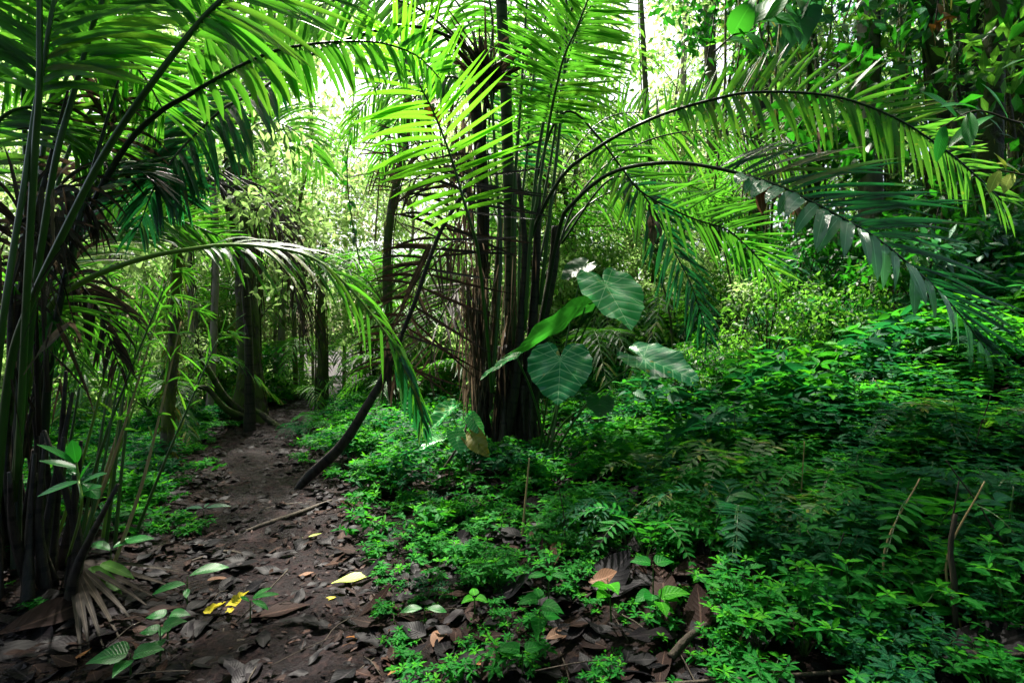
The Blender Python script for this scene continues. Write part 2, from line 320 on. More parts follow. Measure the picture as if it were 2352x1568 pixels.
# ------------------------------------------------------------ palm frond builder
def frond_geo(pts, n=30, ln=.4, lnR=None, w=.035, r0=.015, r1=.003, start=.25, ang=(62, 30), nrm=(0, -1, .15), droop=.5, lift=.15, jit=.08, sides=(1, 1), wR=None, seg=7, fold=.3, taper=.45, gap=0.05, base_grow=.55, droopR=None):
    """pts: 3-D points base to tip. side +1 = T x N.  Returns (leaflet Geo, rachis Geo)"""
    C = spline(pts, 48); T = norm(np.gradient(C, axis=0)); N0 = norm(np.asarray(nrm, float))
    lg, rg = Geo(), Geo()
    t = np.linspace(0, 1, 48); rg.add(*tube(C, r0 + (r1 - r0) * t ** .8, 7))
    lg.add(*tube(C, (r0 + (r1 - r0) * t ** .8) * .5, 4))
    for si, on in ((1, sides[0]), (-1, sides[1])):
        if not on: continue
        s = np.linspace(start, 1, n) + rng.normal(0, .15 / n, n); s = np.clip(s, 0, 1)
        if gap: s = s[rng.uniform(0, 1, n) > gap]
        k = len(s); f = s * 47; i = np.clip(f.astype(int), 0, 46); fr = (f - i)[:, None]
        p = C[i] * (1 - fr) + C[i + 1] * fr; T_ = norm(T[i] * (1 - fr) + T[i + 1] * fr)
        S = norm(np.cross(T_, N0)) * si; q = np.clip((s - start) / (1 - start), 0, 1)
        an = np.radians(ang[0] + (ang[1] - ang[0]) * q ** 1.3 + rng.normal(0, 4, k))[:, None]
        N_ = norm(np.cross(S * si, T_))
        D = T_ * np.cos(an) + S * np.sin(an) + N_ * lift + rvec(k, jit)
        L = (ln if si == 1 else (lnR or ln)) * np.minimum(1, base_grow + q * (1 - base_grow) * 4) * (1 - (1 - taper) * np.clip((q - .45) / .55, 0, 1) ** 1.3) * rng.uniform(.92, 1.05, k)
        W = (w if si == 1 else (wR or w)) * (1 - .4 * q ** 2) * rng.uniform(.85, 1.1, k)
        dr = droop if si == 1 or droopR is None else droopR
        lg.add(*ribbons(p, D, N_ + rvec(k, .12), L, W, n=seg, droop=dr * rng.uniform(.7, 1.3, k), fold=fold, tw=rng.normal(0, .25, k), wave=.05))
    return lg, rg
def add_frond(parent, pts, mat='palm', stalk='stalk', name='frond', label=None, world=True, **k):
    off = np.array(parent.location) if world else 0
    pts = np.array(pts, float) - off
    lg, rg = frond_geo(pts, **k)
    o = lg.obj(name, M[mat], parent); rg.obj('stalk', M[stalk], o)
    if label: o['label'] = label
    return o
def PP(l): return [P(*x) for x in l]

# ------------------------------------------------------------ central palm clump
c0 = np.array([P(1170, 1040, 5.0)[0], 5.0, 0]); c0[2] = float(H(c0[0], c0[1]))
pc = empty('palm_clump', c0, 'tall clump of palms with black stems and arching fronds in the middle of the forest', 'palm')
def W2L(g_, parent):   # shift geometry given in world coordinates
    off = np.array(parent.location); g_.v = [v - off for v in g_.v]; return g_
def trunk_part(parent, pts, rad, mat, name='trunk', label=None, ns=12, lump=.08, n=40):
    g_ = Geo(); C = spline(pts, n); g_.add(*tube(C, np.interp(np.linspace(0, 1, n), np.linspace(0, 1, len(rad)), rad), ns, lump=lump))
    o = W2L(g_, parent).obj(name, M[mat], parent)
    if label: o['label'] = label
    return o
def gr(u, v, Y):      # base point dug slightly into the ground at this direction
    p = P(u, v, Y); p[2] = float(H(p[0], p[1])) - .05; return p
trunk_part(pc, [gr(1118, 1040, 5.0)] + PP([(1098, 900, 5), (1096, 790, 5), (1104, 655, 5), (1110, 504, 5), (1104, 353, 4.95), (1085, 200, 4.9)]), [.11, .075, .07, .065, .062, .06, .06], 'black_bark', label='black stem wrapped in hanging dead fibres')
trunk_part(pc, [gr(1165, 1040, 5.1)] + PP([(1172, 900, 5.1), (1172, 605, 5.1), (1169, 454, 5.1), (1160, 166, 5.1), (1152, 0, 5.1), (1150, -300, 5.1)]), [.10, .065, .06, .058, .056, .055, .05], 'ring_bark', label='ringed grey green stem')
trunk_part(pc, [gr(1190, 1050, 4.9)] + PP([(1200, 950, 4.9), (1222, 756, 4.9), (1232, 600, 4.9), (1236, 430, 4.9)]), [.09, .06, .045, .04, .03], 'black_bark')
trunk_part(pc, [gr(1205, 1050, 5.0)] + PP([(1225, 900, 5.0), (1250, 731, 5.0), (1272, 600, 5.0), (1276, 520, 5.0)]), [.09, .06, .05, .05, .04], 'black_bark')
trunk_part(pc, [gr(1150, 1050, 4.8)] + PP([(1180, 900, 4.8), (1200, 700, 4.8), (1205, 560, 4.8), (1190, 400, 4.9)]), [.08, .05, .035, .03, .02], 'black_bark')
trunk_part(pc, [gr(1090, 1030, 5.2)] + PP([(1125, 850, 5.2), (1140, 650, 5.2), (1150, 500, 5.2)]), [.08, .05, .035, .025], 'moss_dark')
# root mass and hanging fibres
g_ = Geo(); k = 46
for i in range(k):
    u = rng.uniform(1085, 1260); top = P(1176 + (u - 1176) * .55, rng.uniform(760, 900), rng.uniform(4.8, 5.15)); b = gr(u, 1045, rng.uniform(4.65, 5.3))
    g_.add(*tube(spline([top, (top + b) / 2 + rng.normal(0, .02, 3), b], 10), rng.uniform(.008, .028), 6, lump=.2))
W2L(g_, pc).obj('root_mass', M['black_bark'], pc)
g_ = Geo()
def strands(g_, u0, u1, v0, v1, Y0, Y1, k, L=(.3, .8), w=(.008, .03), spread=.12, down=1.0, wave=.4, curl=0):
    p = np.array([P(rng.uniform(u0, u1), rng.uniform(v0, v1), rng.uniform(Y0, Y1)) for _ in range(k)])
    d = np.array([0, 0, -down]) + rvec(k, spread)
    g_.add(*ribbons(p, d, rvec(k) + np.array([0, -1, 0]), rng.uniform(*L, k), rng.uniform(*w, k), prof=prof_strand, n=7, droop=.5, fold=.5, tw=rng.normal(0, 1.2, k), wave=wave))
strands(g_, 1050, 1085, 250, 560, 4.75, 4.95, 34, (.4, 1.0), (.01, .035))
strands(g_, 1045, 1100, 480, 760, 4.6, 4.8, 50, (.3, .8), (.006, .03), spread=.2)
strands(g_, 1075, 1125, 600, 760, 4.65, 4.85, 70, (.4, .9), (.008, .03))
strands(g_, 1125, 1190, 500, 850, 4.8, 4.95, 40, (.4, .9), (.006, .02))
strands(g_, 1060, 1110, 760, 900, 4.7, 4.9, 24, (.2, .5), (.006, .02))
W2L(g_, pc).obj('dry_fibre', M['dead_grey'], pc)
g_ = Geo()
strands(g_, 1040, 1090, 380, 800, 4.8, 5.0, 30, (.3, .7), (.006, .03))
strands(g_, 1200, 1290, 380, 900, 4.8, 5.0, 34, (.3, .7), (.004, .012))
strands(g_, 1110, 1260, 780, 950, 4.7, 5.0, 60, (.3, .6), (.006, .02))
cr = P(1115, 185, 4.75); g_.add(*tube(spline([P(1125, 900, 4.85), P(1110, 500, 4.85), cr, cr + (-.05, 0, .4)], 12), .02, 6))
for k, dd, ll, ww, sp in ((16, (-.75, -.1, .9), (.4, .8), (.02, .05), .16), (12, (-.1, -.2, 1.0), (.3, .7), (.02, .05), .15), (14, (.75, -.2, .38), (.3, .55), (.03, .07), .12), (16, (.2, -.2, .9), (.2, .5), (.02, .05), .35), (12, (-.3, -.3, -1), (.2, .5), (.02, .05), .3)):
    g_.add(*ribbons(cr + rvec(k, .06), np.array(dd) + rvec(k, sp), rvec(k) + np.array([0, -1, 0]), rng.uniform(*ll, k), rng.uniform(*ww, k), prof=prof_strand, n=6, droop=.15, fold=.5, tw=rng.normal(0, 1, k), wave=.3))
W2L(g_, pc).obj('dead_sheath', M['dead'], pc)

# bright young frond in front
add_frond(pc, PP([(1130, 900, 4.6), (1118, 760, 4.3), (1099, 585, 4.0), (1083, 519, 3.9), (1063, 454, 3.85), (1043, 383, 3.8), (1018, 312, 3.7), (993, 252, 3.6), (962, 192, 3.5), (930, 130, 3.4), (905, 78, 3.3)]), 'palm_lime', 'stalk', label='bright lime green young frond',
          n=30, ln=.60, lnR=.62, w=.032, r0=.016, r1=.004, start=.36, ang=(88, 26), nrm=(0, -1, .1), droop=.05, droopR=.35, lift=.1, taper=.42, jit=.04)
# right hand tall frond
add_frond(pc, PP([(1205, 760, 4.8), (1219, 544, 4.7), (1235, 454, 4.65), (1250, 353, 4.6), (1265, 262, 4.5), (1280, 191, 4.4), (1297, 126, 4.3), (1325, 65, 4.2), (1355, -10, 4.1), (1400, -90, 4.0)]), 'palm', 'stalk',
          n=50, ln=.62, lnR=.60, w=.027, r0=.02, r1=.006, start=.42, ang=(78, 55), nrm=(.1, -1, .25), droop=.25, lift=.05)
add_frond(pc, PP([(1215, 800, 5), (1240, 520, 5), (1268, 350, 5), (1290, 200, 4.9), (1330, 60, 4.8), (1400, -40, 4.7)]), 'palm', 'stalk',
          n=44, ln=.7, w=.028, r0=.02, r1=.006, start=.45, ang=(80, 55), nrm=(-.4, -1, .3), droop=.7, lift=.05)
add_frond(pc, PP([(1190, 800, 5.3), (1195, 520, 5.4), (1210, 350, 5.5), (1225, 180, 5.5), (1260, 20, 5.4), (1330, -90, 5.2)]), 'palm', 'stalk',
          n=46, ln=.85, w=.03, r0=.02, r1=.006, start=.35, ang=(75, 55), nrm=(.5, -1, .3), droop=.5, lift=.05)
add_frond(pc, PP([(1180, 700, 5.3), (1185, 420, 5.4), (1190, 260, 5.6), (1220, 130, 5.8), (1290, 40, 6)]), 'palm_dark', 'stalk',
          n=42, ln=.85, w=.03, r0=.02, r1=.006, start=.3, ang=(70, 50), nrm=(.3, -1, .6), droop=.9, lift=.05)
# long frond arching right, upper
add_frond(pc, PP([(1205, 700, 4.9), (1215, 560, 4.8), (1285, 413, 4.6), (1361, 348, 4.5), (1436, 302, 4.4), (1512, 267, 4.3), (1571, 247, 4.2), (1638, 229, 4.1), (1713, 214, 4.0), (1814, 212, 3.9), (1915, 222, 3.8), (2000, 247, 3.7), (2076, 282, 3.6), (2131, 317, 3.6), (2182, 353, 3.6), (2232, 395, 3.6), (2300, 460, 3.6)]), 'palm_spot', 'stalk_dark', label='long spotted frond arching to the right',
          n=56, ln=.52, lnR=.47, w=.038, r0=.02, r1=.005, start=.36, ang=(70, 35), nrm=(0, -1, .3), droop=.9, droopR=.15, lift=.05, taper=.55)
# long frond arching right, lower : narrow upper leaflets, short broad glossy lower ones
add_frond(pc, PP([(1240, 760, 4.7), (1285, 524, 4.4), (1315, 469, 4.2), (1376, 413, 4.0), (1436, 386, 3.8), (1512, 375, 3.6), (1571, 375, 3.5), (1643, 386, 3.4), (1713, 403, 3.3), (1789, 428, 3.2), (1864, 464, 3.15), (1940, 504, 3.1), (2016, 549, 3.1), (2091, 610, 3.1), (2157, 670, 3.1), (2212, 731, 3.1), (2262, 800, 3.1)]), 'palm_dark', 'stalk_dark', label='blue green frond with broad wet leaflets below its stalk',
          n=56, lnR=.78, w=.03, wR=.030, r0=.02, r1=.004, start=.44, ang=(60, 12), nrm=(0, -1, .3), droopR=.35, lift=.05, sides=(0, 1), taper=.5)
add_frond(pc, PP([(1713, 403, 3.29), (1789, 428, 3.19), (1864, 464, 3.14), (1940, 504, 3.09), (2016, 549, 3.09), (2091, 610, 3.09), (2157, 670, 3.09), (2212, 731, 3.09), (2262, 800, 3.09)]), 'palm_gloss', 'stalk_dark', name='broad_leaflets', label='short broad wet leaflets coloured pale for their sky sheen',
          n=24, ln=.33, w=.085, r0=.006, r1=.003, start=.0, ang=(115, 45), nrm=(-.1, -.75, .7), droop=.8, lift=.12, sides=(1, 0), taper=.8, base_grow=.3, fold=.2, jit=.14)
# descending frond on the right
add_frond(pc, PP([(1230, 420, 4.9), (1270, 290, 4.8), (1315, 257, 4.8), (1376, 317, 4.7), (1426, 383, 4.6), (1476, 443, 4.5), (1587, 500, 4.5), (1663, 524, 4.5), (1703, 554, 4.5), (1748, 600, 4.5), (1789, 655, 4.5)]), 'palm', 'stalk_dark',
          n=46, ln=.5, lnR=.65, w=.03, r0=.014, r1=.004, start=.3, ang=(65, 25), nrm=(0, -1, .3), droop=.5, droopR=.2, lift=.05)
add_frond(pc, PP([(1290, 560, 5.0), (1380, 430, 4.9), (1440, 410, 4.8), (1500, 480, 4.7), (1545, 570, 4.6), (1590, 660, 4.5), (1625, 770, 4.4)]), 'palm_dark', 'stalk_dark',
          n=36, ln=.55, lnR=.45, w=.034, r0=.012, r1=.004, start=.3, ang=(60, 25), nrm=(.1, -1, .3), droop=.9, droopR=.5, lift=.05)
for pts, mt, ln in (([(1260, 640, 5.2), (1330, 450, 5.3), (1450, 340, 5.4), (1600, 300, 5.5), (1740, 320, 5.6), (1850, 390, 5.7)], 'palm', .75),
                    ([(1250, 640, 5.4), (1320, 500, 5.6), (1430, 430, 5.8), (1560, 420, 6.0), (1700, 480, 6.2)], 'palm', .7),
                    ([(1230, 640, 5.4), (1290, 400, 5.8), (1380, 280, 6.0), (1480, 260, 6.2), (1560, 300, 6.4)], 'palm_lime', .6)):
    add_frond(pc, PP(pts), mt, 'stalk_dark', n=44, ln=ln, w=.032, r0=.014, r1=.004, start=.35, ang=(68, 35), nrm=(rng.normal(0, .2), -1, .4), droop=1.1, droopR=.3, lift=.05)
# fronds arching left from the crown
add_frond(pc, PP([(1120, 250, 5.0), (1080, 120, 4.8), (950, 60, 4.5), (800, 90, 4.2), (690, 140, 3.9), (600, 205, 3.6), (529, 240, 3.4), (484, 275, 3.3), (428, 330, 3.2), (390, 375, 3.1), (350, 440, 3.05), (320, 520, 3.0)]), 'palm_dark', 'stalk_dark', label='dark frond drooping over the left side of the path',
          n=46, ln=.5, lnR=.45, w=.036, r0=.02, r1=.003, start=.4, ang=(72, 35), nrm=(.2, -1, .25), droop=.9, droopR=1.3, lift=.0)
for pts, mt, ln in (([(1110, 230, 5), (1060, 110, 4.9), (960, 20, 4.8), (820, -10, 4.7), (680, 40, 4.6), (560, 120, 4.5)], 'palm', .75),
                    ([(1115, 230, 5.2), (1080, 60, 5.4), (1000, -40, 5.6), (880, -60, 5.8), (740, 0, 6)], 'palm_lime', .9),
                    ([(1120, 210, 5.2), (1130, 40, 5.2), (1090, -80, 5.2), (980, -140, 5.2), (850, -120, 5.2)], 'palm', .9),
                    ([(1140, 210, 5.3), (1160, 60, 5.5), (1210, -60, 5.8), (1330, -120, 6.0), (1450, -60, 6.0)], 'palm', .9),
                    ([(1105, 260, 5.3), (1020, 150, 5.6), (930, 150, 5.9), (850, 220, 6.1), (800, 310, 6.2)], 'palm_lime', .7),
                    ([(1105, 260, 5.3), (1050, 180, 5.2), (980, 200, 5.2), (910, 280, 5.2), (870, 380, 5.3)], 'palm', .6)):
    add_frond(pc, PP(pts), mt, 'stalk', n=48, ln=ln, w=.032, r0=.018, r1=.004, start=.22, ang=(70, 35), nrm=(rng.normal(0, .25), -1, .45), droop=1.0, lift=.05)
# bare upright leaf stalks
for a_ in ([(1195, 820, 4.9), (1222, 500, 4.85), (1245, 300, 4.8), (1300, 60, 4.7), (1345, -40, 4.6)], [(1240, 700, 4.9), (1262, 500, 4.8), (1285, 300, 4.8), (1300, 100, 4.8), (1300, -40, 4.8)], [(1180, 800, 5), (1178, 500, 5), (1195, 250, 5), (1210, 0, 5)], [(1130, 900, 4.7), (1150, 600, 4.7), (1140, 400, 4.7), (1128, 200, 4.7)]):
    trunk_part(pc, PP(a_), [.02, .016, .012], 'stalk', name='leaf_stalk', lump=0, ns=7)
# dead brown fronds of the clump
add_frond(pc, PP([(1100, 330, 4.85), (1085, 400, 4.7), (1063, 443, 4.6), (1013, 529, 4.5), (983, 605, 4.45), (952, 695, 4.4), (922, 771, 4.4), (905, 830, 4.4)]), 'dead_dark', 'black_bark', name='dead_frond', label='broken dead frond with black leaflets pointing left',
          n=26, ln=.5, lnR=.85, w=.03, r0=.018, r1=.02, start=.05, ang=(100, 75), nrm=(0, -1, .1), droop=.6, droopR=-.1, lift=.15, jit=.12, taper=.9, gap=.1, base_grow=.8)
for pts in ([(1090, 480, 4.9), (1040, 420, 4.9), (980, 400, 4.8), (900, 440, 4.7)], [(1090, 560, 4.9), (1030, 560, 4.9), (960, 640, 4.8), (930, 760, 4.7)], [(1085, 640, 4.9), (1040, 680, 4.8), (1000, 760, 4.7), (985, 860, 4.7)], [(1090, 400, 5), (1010, 330, 5), (930, 340, 5), (850, 400, 5)]):
    add_frond(pc, PP(pts), 'dead', 'black_bark', name='dead_frond', n=20, ln=.6, w=.022, r0=.012, r1=.004, start=.1, ang=(60, 35), nrm=(rng.normal(0, .3), -1, .2), droop=.3, droopR=.1, lift=.1, jit=.12, gap=.2)

# fallen frond butt leaning onto the path
fb = empty('fallen_frond', G(665, 1128), 'dark fallen palm frond butt leaning from the muddy path up to the palm clump', 'fallen frond')
q = G(665, 1128)
g_ = Geo(); C = spline([q - (0, 0, .05), P(715, 1088, 4.5), P(785, 1022, 4.48), P(845, 930, 4.45), P(885, 858, 4.42), P(906, 810, 4.4), P(922, 772, 4.41)], 40)
g_.add(*tube(C, np.interp(np.linspace(0, 1, 40), [0, .12, .3, .6, .8, 1], [.005, .022, .023, .017, .012, .009]), 16, flat=2.0, lump=.12)); W2L(g_, fb).obj('butt', M['black_bark'], fb)
g_ = Geo(); k = 26; j = rng.integers(2, 34, k); g_.add(*ribbons(C[j] + rvec(k, .015), norm(C[j + 3] - C[j]) * rng.choice([-1, 1], (k, 1)) + rvec(k, .12), rvec(k) + (0, -1, 0), rng.uniform(.1, .3, k), rng.uniform(.006, .018, k), prof=prof_strand, n=5, droop=.2, tw=rng.normal(0, 1, k))); W2L(g_, fb).obj('torn_fibre', M['dead'], fb)
g_ = Geo(); strands(g_, 880, 940, 770, 860, 4.35, 4.45, 14, (.2, .45), (.02, .05)); W2L(g_, fb).obj('torn_leaflet', M['dead'], fb)
bw = Geo(); bw.add(*ribbons([P(988, 560, 4.35)], [P(905, 740, 4.3) - P(988, 560, 4.35)], [(.3, -1, 0)], .8, .055, prof=prof_strand, n=8, droop=.1, fold=.5, wave=.2)); W2L(bw, fb).obj('split_sheath', M['dead'], fb)

# ------------------------------------------------------------ left palm clump
l0 = np.array([P(70, 1200, 2.5)[0], 2.5, 0]); l0[2] = float(H(l0[0], l0[1]))
pl = empty('palm_clump', l0, 'palm clump with thick green leaf stalks rising close beside the left of the path', 'palm')
add_frond(pl, PP([(-10, 1180, 2.5), (18, 880, 2.45), (60, 720, 2.4), (192, 443, 2.3), (272, 302, 2.25), (353, 186, 2.2), (438, 76, 2.2), (509, 0, 2.2), (640, -110, 2.3), (800, -190, 2.5), (960, -210, 2.8)]), 'palm', 'stalk', n=44, ln=.62, w=.034, r0=.019, r1=.008, start=.6, ang=(70, 40), nrm=(0, -1, .2), droop=.4, lift=.05)
add_frond(pl, PP([(30, 1150, 2.6), (76, 705, 2.5), (101, 529, 2.45), (131, 353, 2.4), (166, 227, 2.4), (202, 101, 2.4), (237, 0, 2.4), (330, -150, 2.6), (470, -190, 2.9)]), 'palm', 'stalk', n=44, ln=.65, w=.032, r0=.018, r1=.008, start=.55, ang=(70, 40), nrm=(0, -1, .3), droop=.4, lift=.05)
add_frond(pl, PP([(-30, 1100, 2.3), (5, 756, 2.2), (30, 580, 2.2), (55, 428, 2.2), (81, 252, 2.2), (101, 151, 2.2), (126, 0, 2.2), (180, -160, 2.4), (300, -220, 2.8)]), 'palm', 'stalk', n=42, ln=.6, w=.03, r0=.014, r1=.008, start=.55, ang=(70, 40), nrm=(0, -1, .3), droop=.4, lift=.05)
trunk_part(pl, PP([(40, 1100, 2.4), (60, 700, 2.3), (80, 350, 2.2), (90, 200, 2.15), (91, -60, 2.1)]), [.014, .014, .012, .010], 'stalk', name='leaf_stalk', lump=0, ns=8)
# big arch with hanging bright leaflets
add_frond(pl, PP([(60, 1050, 2.9), (110, 760, 2.9), (200, 500, 2.9), (290, 335, 2.9), (368, 257, 2.9), (428, 222, 2.9), (479, 192, 2.9), (554, 151, 2.95), (630, 118, 3.0), (705, 103, 3.05), (790, 96, 3.1), (880, 100, 3.2), (960, 130, 3.3), (1010, 180, 3.4)]), 'palm', 'stalk_dark', label='long frond arching over the path with hanging bright leaflets',
          n=42, ln=.40, lnR=.42, w=.042, r0=.02, r1=.004, start=.42, ang=(80, 50), nrm=(0, -1, .25), droop=1.3, droopR=.0, lift=.05)
# low light green arching stalk
add_frond(pl, PP([(60, 900, 2.75), (116, 705, 2.7), (186, 650, 2.7), (262, 615, 2.7), (353, 587, 2.7), (454, 570, 2.7), (520, 563, 2.7), (600, 566, 2.75), (700, 585, 2.8), (776, 635, 2.85), (860, 730, 2.9), (920, 820, 2.95), (965, 930, 3.0)]), 'palm', 'stalk_lime', label='low arching frond with a light green stalk and thin grassy leaflets',
          n=24, ln=.42, lnR=.40, w=.022, r0=.019, r1=.004, start=.40, ang=(40, 16), nrm=(0, -.6, .8), droop=.9, lift=.05, jit=.12)
add_frond(pl, PP([(905, 790, 2.95), (930, 850, 2.95), (955, 920, 2.98), (975, 985, 3.0)]), 'palm_dark', 'stalk_lime', name='frond', n=9, ln=.26, w=.03, r0=.004, r1=.002, start=0, ang=(30, 15), nrm=(0, -1, .2), droop=1.4, lift=.02)
# overhead fan of fronds filling the upper left
spec = [([(20, 1000, 3.2), (60, 500, 3.1), (60, 100, 3.0), (160, -120, 3.0), (380, -160, 3.1), (620, -60, 3.3)], 'palm', .95),
        ([(30, 1000, 3.4), (80, 500, 3.4), (140, 150, 3.4), (260, 20, 3.5), (420, 10, 3.7), (560, 90, 3.9), (640, 190, 4.0)], 'palm_lime', .75),
        ([(30, 1000, 3.6), (100, 560, 3.6), (180, 300, 3.7), (290, 190, 3.8), (400, 210, 4.0), (480, 300, 4.1)], 'palm', .75),
        ([(-20, 900, 3.0), (-60, 500, 2.9), (-40, 200, 2.8), (60, 60, 2.8), (190, 60, 2.9), (310, 150, 3.0), (380, 260, 3.1)], 'palm', .6),
        ([(-20, 900, 3.0), (-80, 600, 2.9), (-60, 380, 2.8), (20, 260, 2.8), (140, 260, 2.9), (250, 350, 3.0)], 'palm', .6),
        ([(20, 1000, 3.2), (40, 800, 3.3), (120, 620, 3.5), (240, 520, 3.8), (380, 500, 4.0), (500, 540, 4.2)], 'palm', .55),
        ([(20, 1000, 3.4), (60, 500, 3.6), (180, 120, 3.9), (340, -60, 4.3), (560, -120, 4.7), (780, -40, 5)], 'palm_lime', 1.0),
        ([(-40, 900, 3.0), (-160, 500, 2.6), (-200, 100, 2.4), (-120, -160, 2.4), (40, -200, 2.5), (200, -100, 2.7)], 'palm', .8),
        ([(60, 1000, 3.0), (150, 700, 2.9), (190, 480, 2.9), (270, 380, 3.0), (360, 390, 3.1), (430, 460, 3.2)], 'palm_dark', .42)]
for pts, mt, ln in spec:
    add_frond(pl, PP(pts), mt, 'stalk', n=54, ln=ln * .95, w=.029, r0=.02, r1=.005, start=.33, ang=(60, 35), nrm=(rng.normal(0, .25), -1, .35), droop=.22, lift=.08)
for i in range(3):
    u = rng.uniform(-20, 160); tx = u + rng.uniform(60, 260)
    trunk_part(pl, [gr(u, 1300, rng.uniform(2.5, 3.0))] + PP([(u + 10, 900, 2.7), (u + (tx - u) * .4, 560, 2.7), (tx, rng.uniform(120, 300), 2.8)]), [.022, .02, .014, .006], 'black_bark' if i % 2 else 'stalk_dark', name='dead_stalk', lump=.1, ns=7)
for pts in ([(50, 1000, 2.95), (90, 800, 2.95), (170, 700, 2.95), (250, 760, 3.0), (300, 880, 3.0)], [(20, 1000, 2.7), (30, 800, 2.7), (60, 700, 2.7), (130, 720, 2.7), (180, 840, 2.7)]):
    add_frond(pl, PP(pts), 'palm', 'stalk', n=36, ln=.35, w=.016, r0=.01, r1=.003, start=.25, ang=(60, 30), nrm=(rng.normal(0, .3), -1, .3), droop=.6, jit=.2)
for pts in ([(40, 1000, 2.9), (80, 760, 2.9), (150, 640, 2.9), (220, 700, 2.9), (270, 830, 2.9)], [(40, 1000, 2.8), (60, 620, 2.8), (110, 460, 2.8), (170, 430, 2.8), (230, 520, 2.8)], [(20, 900, 2.6), (30, 600, 2.6), (60, 500, 2.6), (110, 560, 2.6)], [(100, 700, 3), (200, 420, 3), (250, 300, 3), (230, 200, 3)]):
    add_frond(pl, PP(pts), 'dead', 'black_bark', name='dead_frond', n=26, ln=.4, w=.026, r0=.014, r1=.004, start=.2, ang=(60, 30), nrm=(rng.normal(0, .4), -1, .2), droop=1.5, lift=.1, jit=.25)
g_ = Geo(); g_.add(*tube(spline([P(90, 1000, 2.6), P(80, 700, 2.6), P(75, 430, 2.6)], 8), .012, 6)); strands(g_, 0, 150, 430, 900, 2.3, 2.9, 40, (.25, .6), (.004, .022), spread=.25); W2L(g_, pl).obj('dry_fibre', M['dead'], pl)
g_ = Geo(); g_.add(*tube(spline([P(110, 900, 2.6), P(100, 700, 2.6), P(95, 430, 2.6)], 8), .010, 6)); strands(g_, 30, 190, 420, 760, 2.3, 2.8, 14, (.15, .35), (.02, .05), spread=.5); W2L(g_, pl).obj('dry_fibre', M['dead_grey'], pl)
g_ = Geo()
for i in range(30):
    u = rng.uniform(-60, 170); b = gr(u, 1300, rng.uniform(2.3, 3.0)); t_ = b + np.array([rng.normal(0, .1), rng.normal(0, .08), rng.uniform(.5, 1.2)])
    g_.add(*tube(spline([b, (b + t_) / 2 + rng.normal(0, .03, 3), t_], 8), np.linspace(rng.uniform(.015, .035), .008, 8), 6, lump=.15))
W2L(g_, pl).obj('stem_base', M['black_bark'], pl)

# slender cane thicket between clump and path
ct = empty('cane_thicket', gr(200, 1280, 2.9), 'thin olive canes with grassy leaflets leaning beside the left palm clump', 'cane plant')
for i in range(13):
    u = 110 + i * 14 + rng.normal(0, 12); Y = rng.uniform(2.5, 3.3); lean = rng.uniform(60, 230)
    b = gr(u, 1250, Y); tp = P(u + lean, rng.uniform(640, 860), Y + .2)
    mt = ['stalk', 'stalk_lime', 'dead', 'stalk'][i % 4]
    C = [b, b * .6 + tp * .4 + rng.normal(0, .03, 3), tp]
    trunk_part(ct, C, [.010, .008, .003], 'tanstick' if mt == 'dead' else mt, name='cane', lump=0, ns=6)
    if i % 2 == 0:
        lg, rg = frond_geo(np.array([C[1], tp, tp + (.12, 0, .05)]) - np.array(ct.location), n=12, ln=.2, w=.014, r0=.003, r1=.001, start=.1, ang=(45, 25), nrm=(rng.normal(0, .4), -1, .3), droop=.6, jit=.25)
        o = lg.obj('leaflets', M['palm'], ct)

# ------------------------------------------------------------ heart shaped giant leaves
def heart_geo(tip, notch, width, nrm, cup=.12, ridge=.0016, seed=0):
    """tip, notch: world points of the leaf tip and of the place where the stalk meets; polar grid around the stalk joint"""
    tip, notch = np.asarray(tip), np.asarray(notch); y = tip - notch; L = np.linalg.norm(y); y = y / L
    n_ = np.asarray(nrm, float); n_ = norm(n_ - (n_ @ y) * y); x = np.cross(y, n_)
    th = np.linspace(-np.pi, np.pi, 121); a_ = np.abs(th)
    r = np.interp(a_, np.radians([0, 6, 15, 30, 50, 75, 100, 125, 145, 162, 174, 180]), [1, .93, .84, .76, .69, .62, .56, .52, .47, .36, .14, .05])
    wmax = (r * np.sin(a_)).max() * 2; rr = np.linspace(0, 1, 26)
    px = np.outer(rr, r * np.sin(th)) * (width / L) / wmax; py = np.outer(rr, r * np.cos(th))
    wob = 1 + .015 * np.sin(th * 17 + seed) * rr[:, None] ** 3
    px *= wob; py *= wob
    ph = (py - .55 * np.abs(px)) * 38
    z = ridge / L * np.sin(ph) * (1 - np.exp(-np.abs(px) * 20)) * np.clip(rr[:, None] * 3, 0, 1) * 1.0
    z = z + .022 * np.sin(th * 9 + seed) * rr[:, None] ** 4 + 1.6 * cup * np.abs(px) ** 1.3 - .25 * cup * np.maximum(py, 0) ** 2 - .03 * np.exp(-(np.abs(px) / .015) ** 2) * 0 + .02 * np.sin(px * 9 + seed) * np.cos(py * 7)
    V = notch + L * (px[..., None] * x + py[..., None] * y + z[..., None] * n_)
    nr, nt_ = px.shape; ii, jj = np.meshgrid(np.arange(nr - 1), np.arange(nt_ - 1), indexing='ij'); a = (ii * nt_ + jj).ravel()
    uv = np.stack([px + .5, py], -1)
    g_ = Geo(); g_.add(V, np.stack([a, a + 1, a + nt_ + 1, a + nt_], -1), uv); return g_
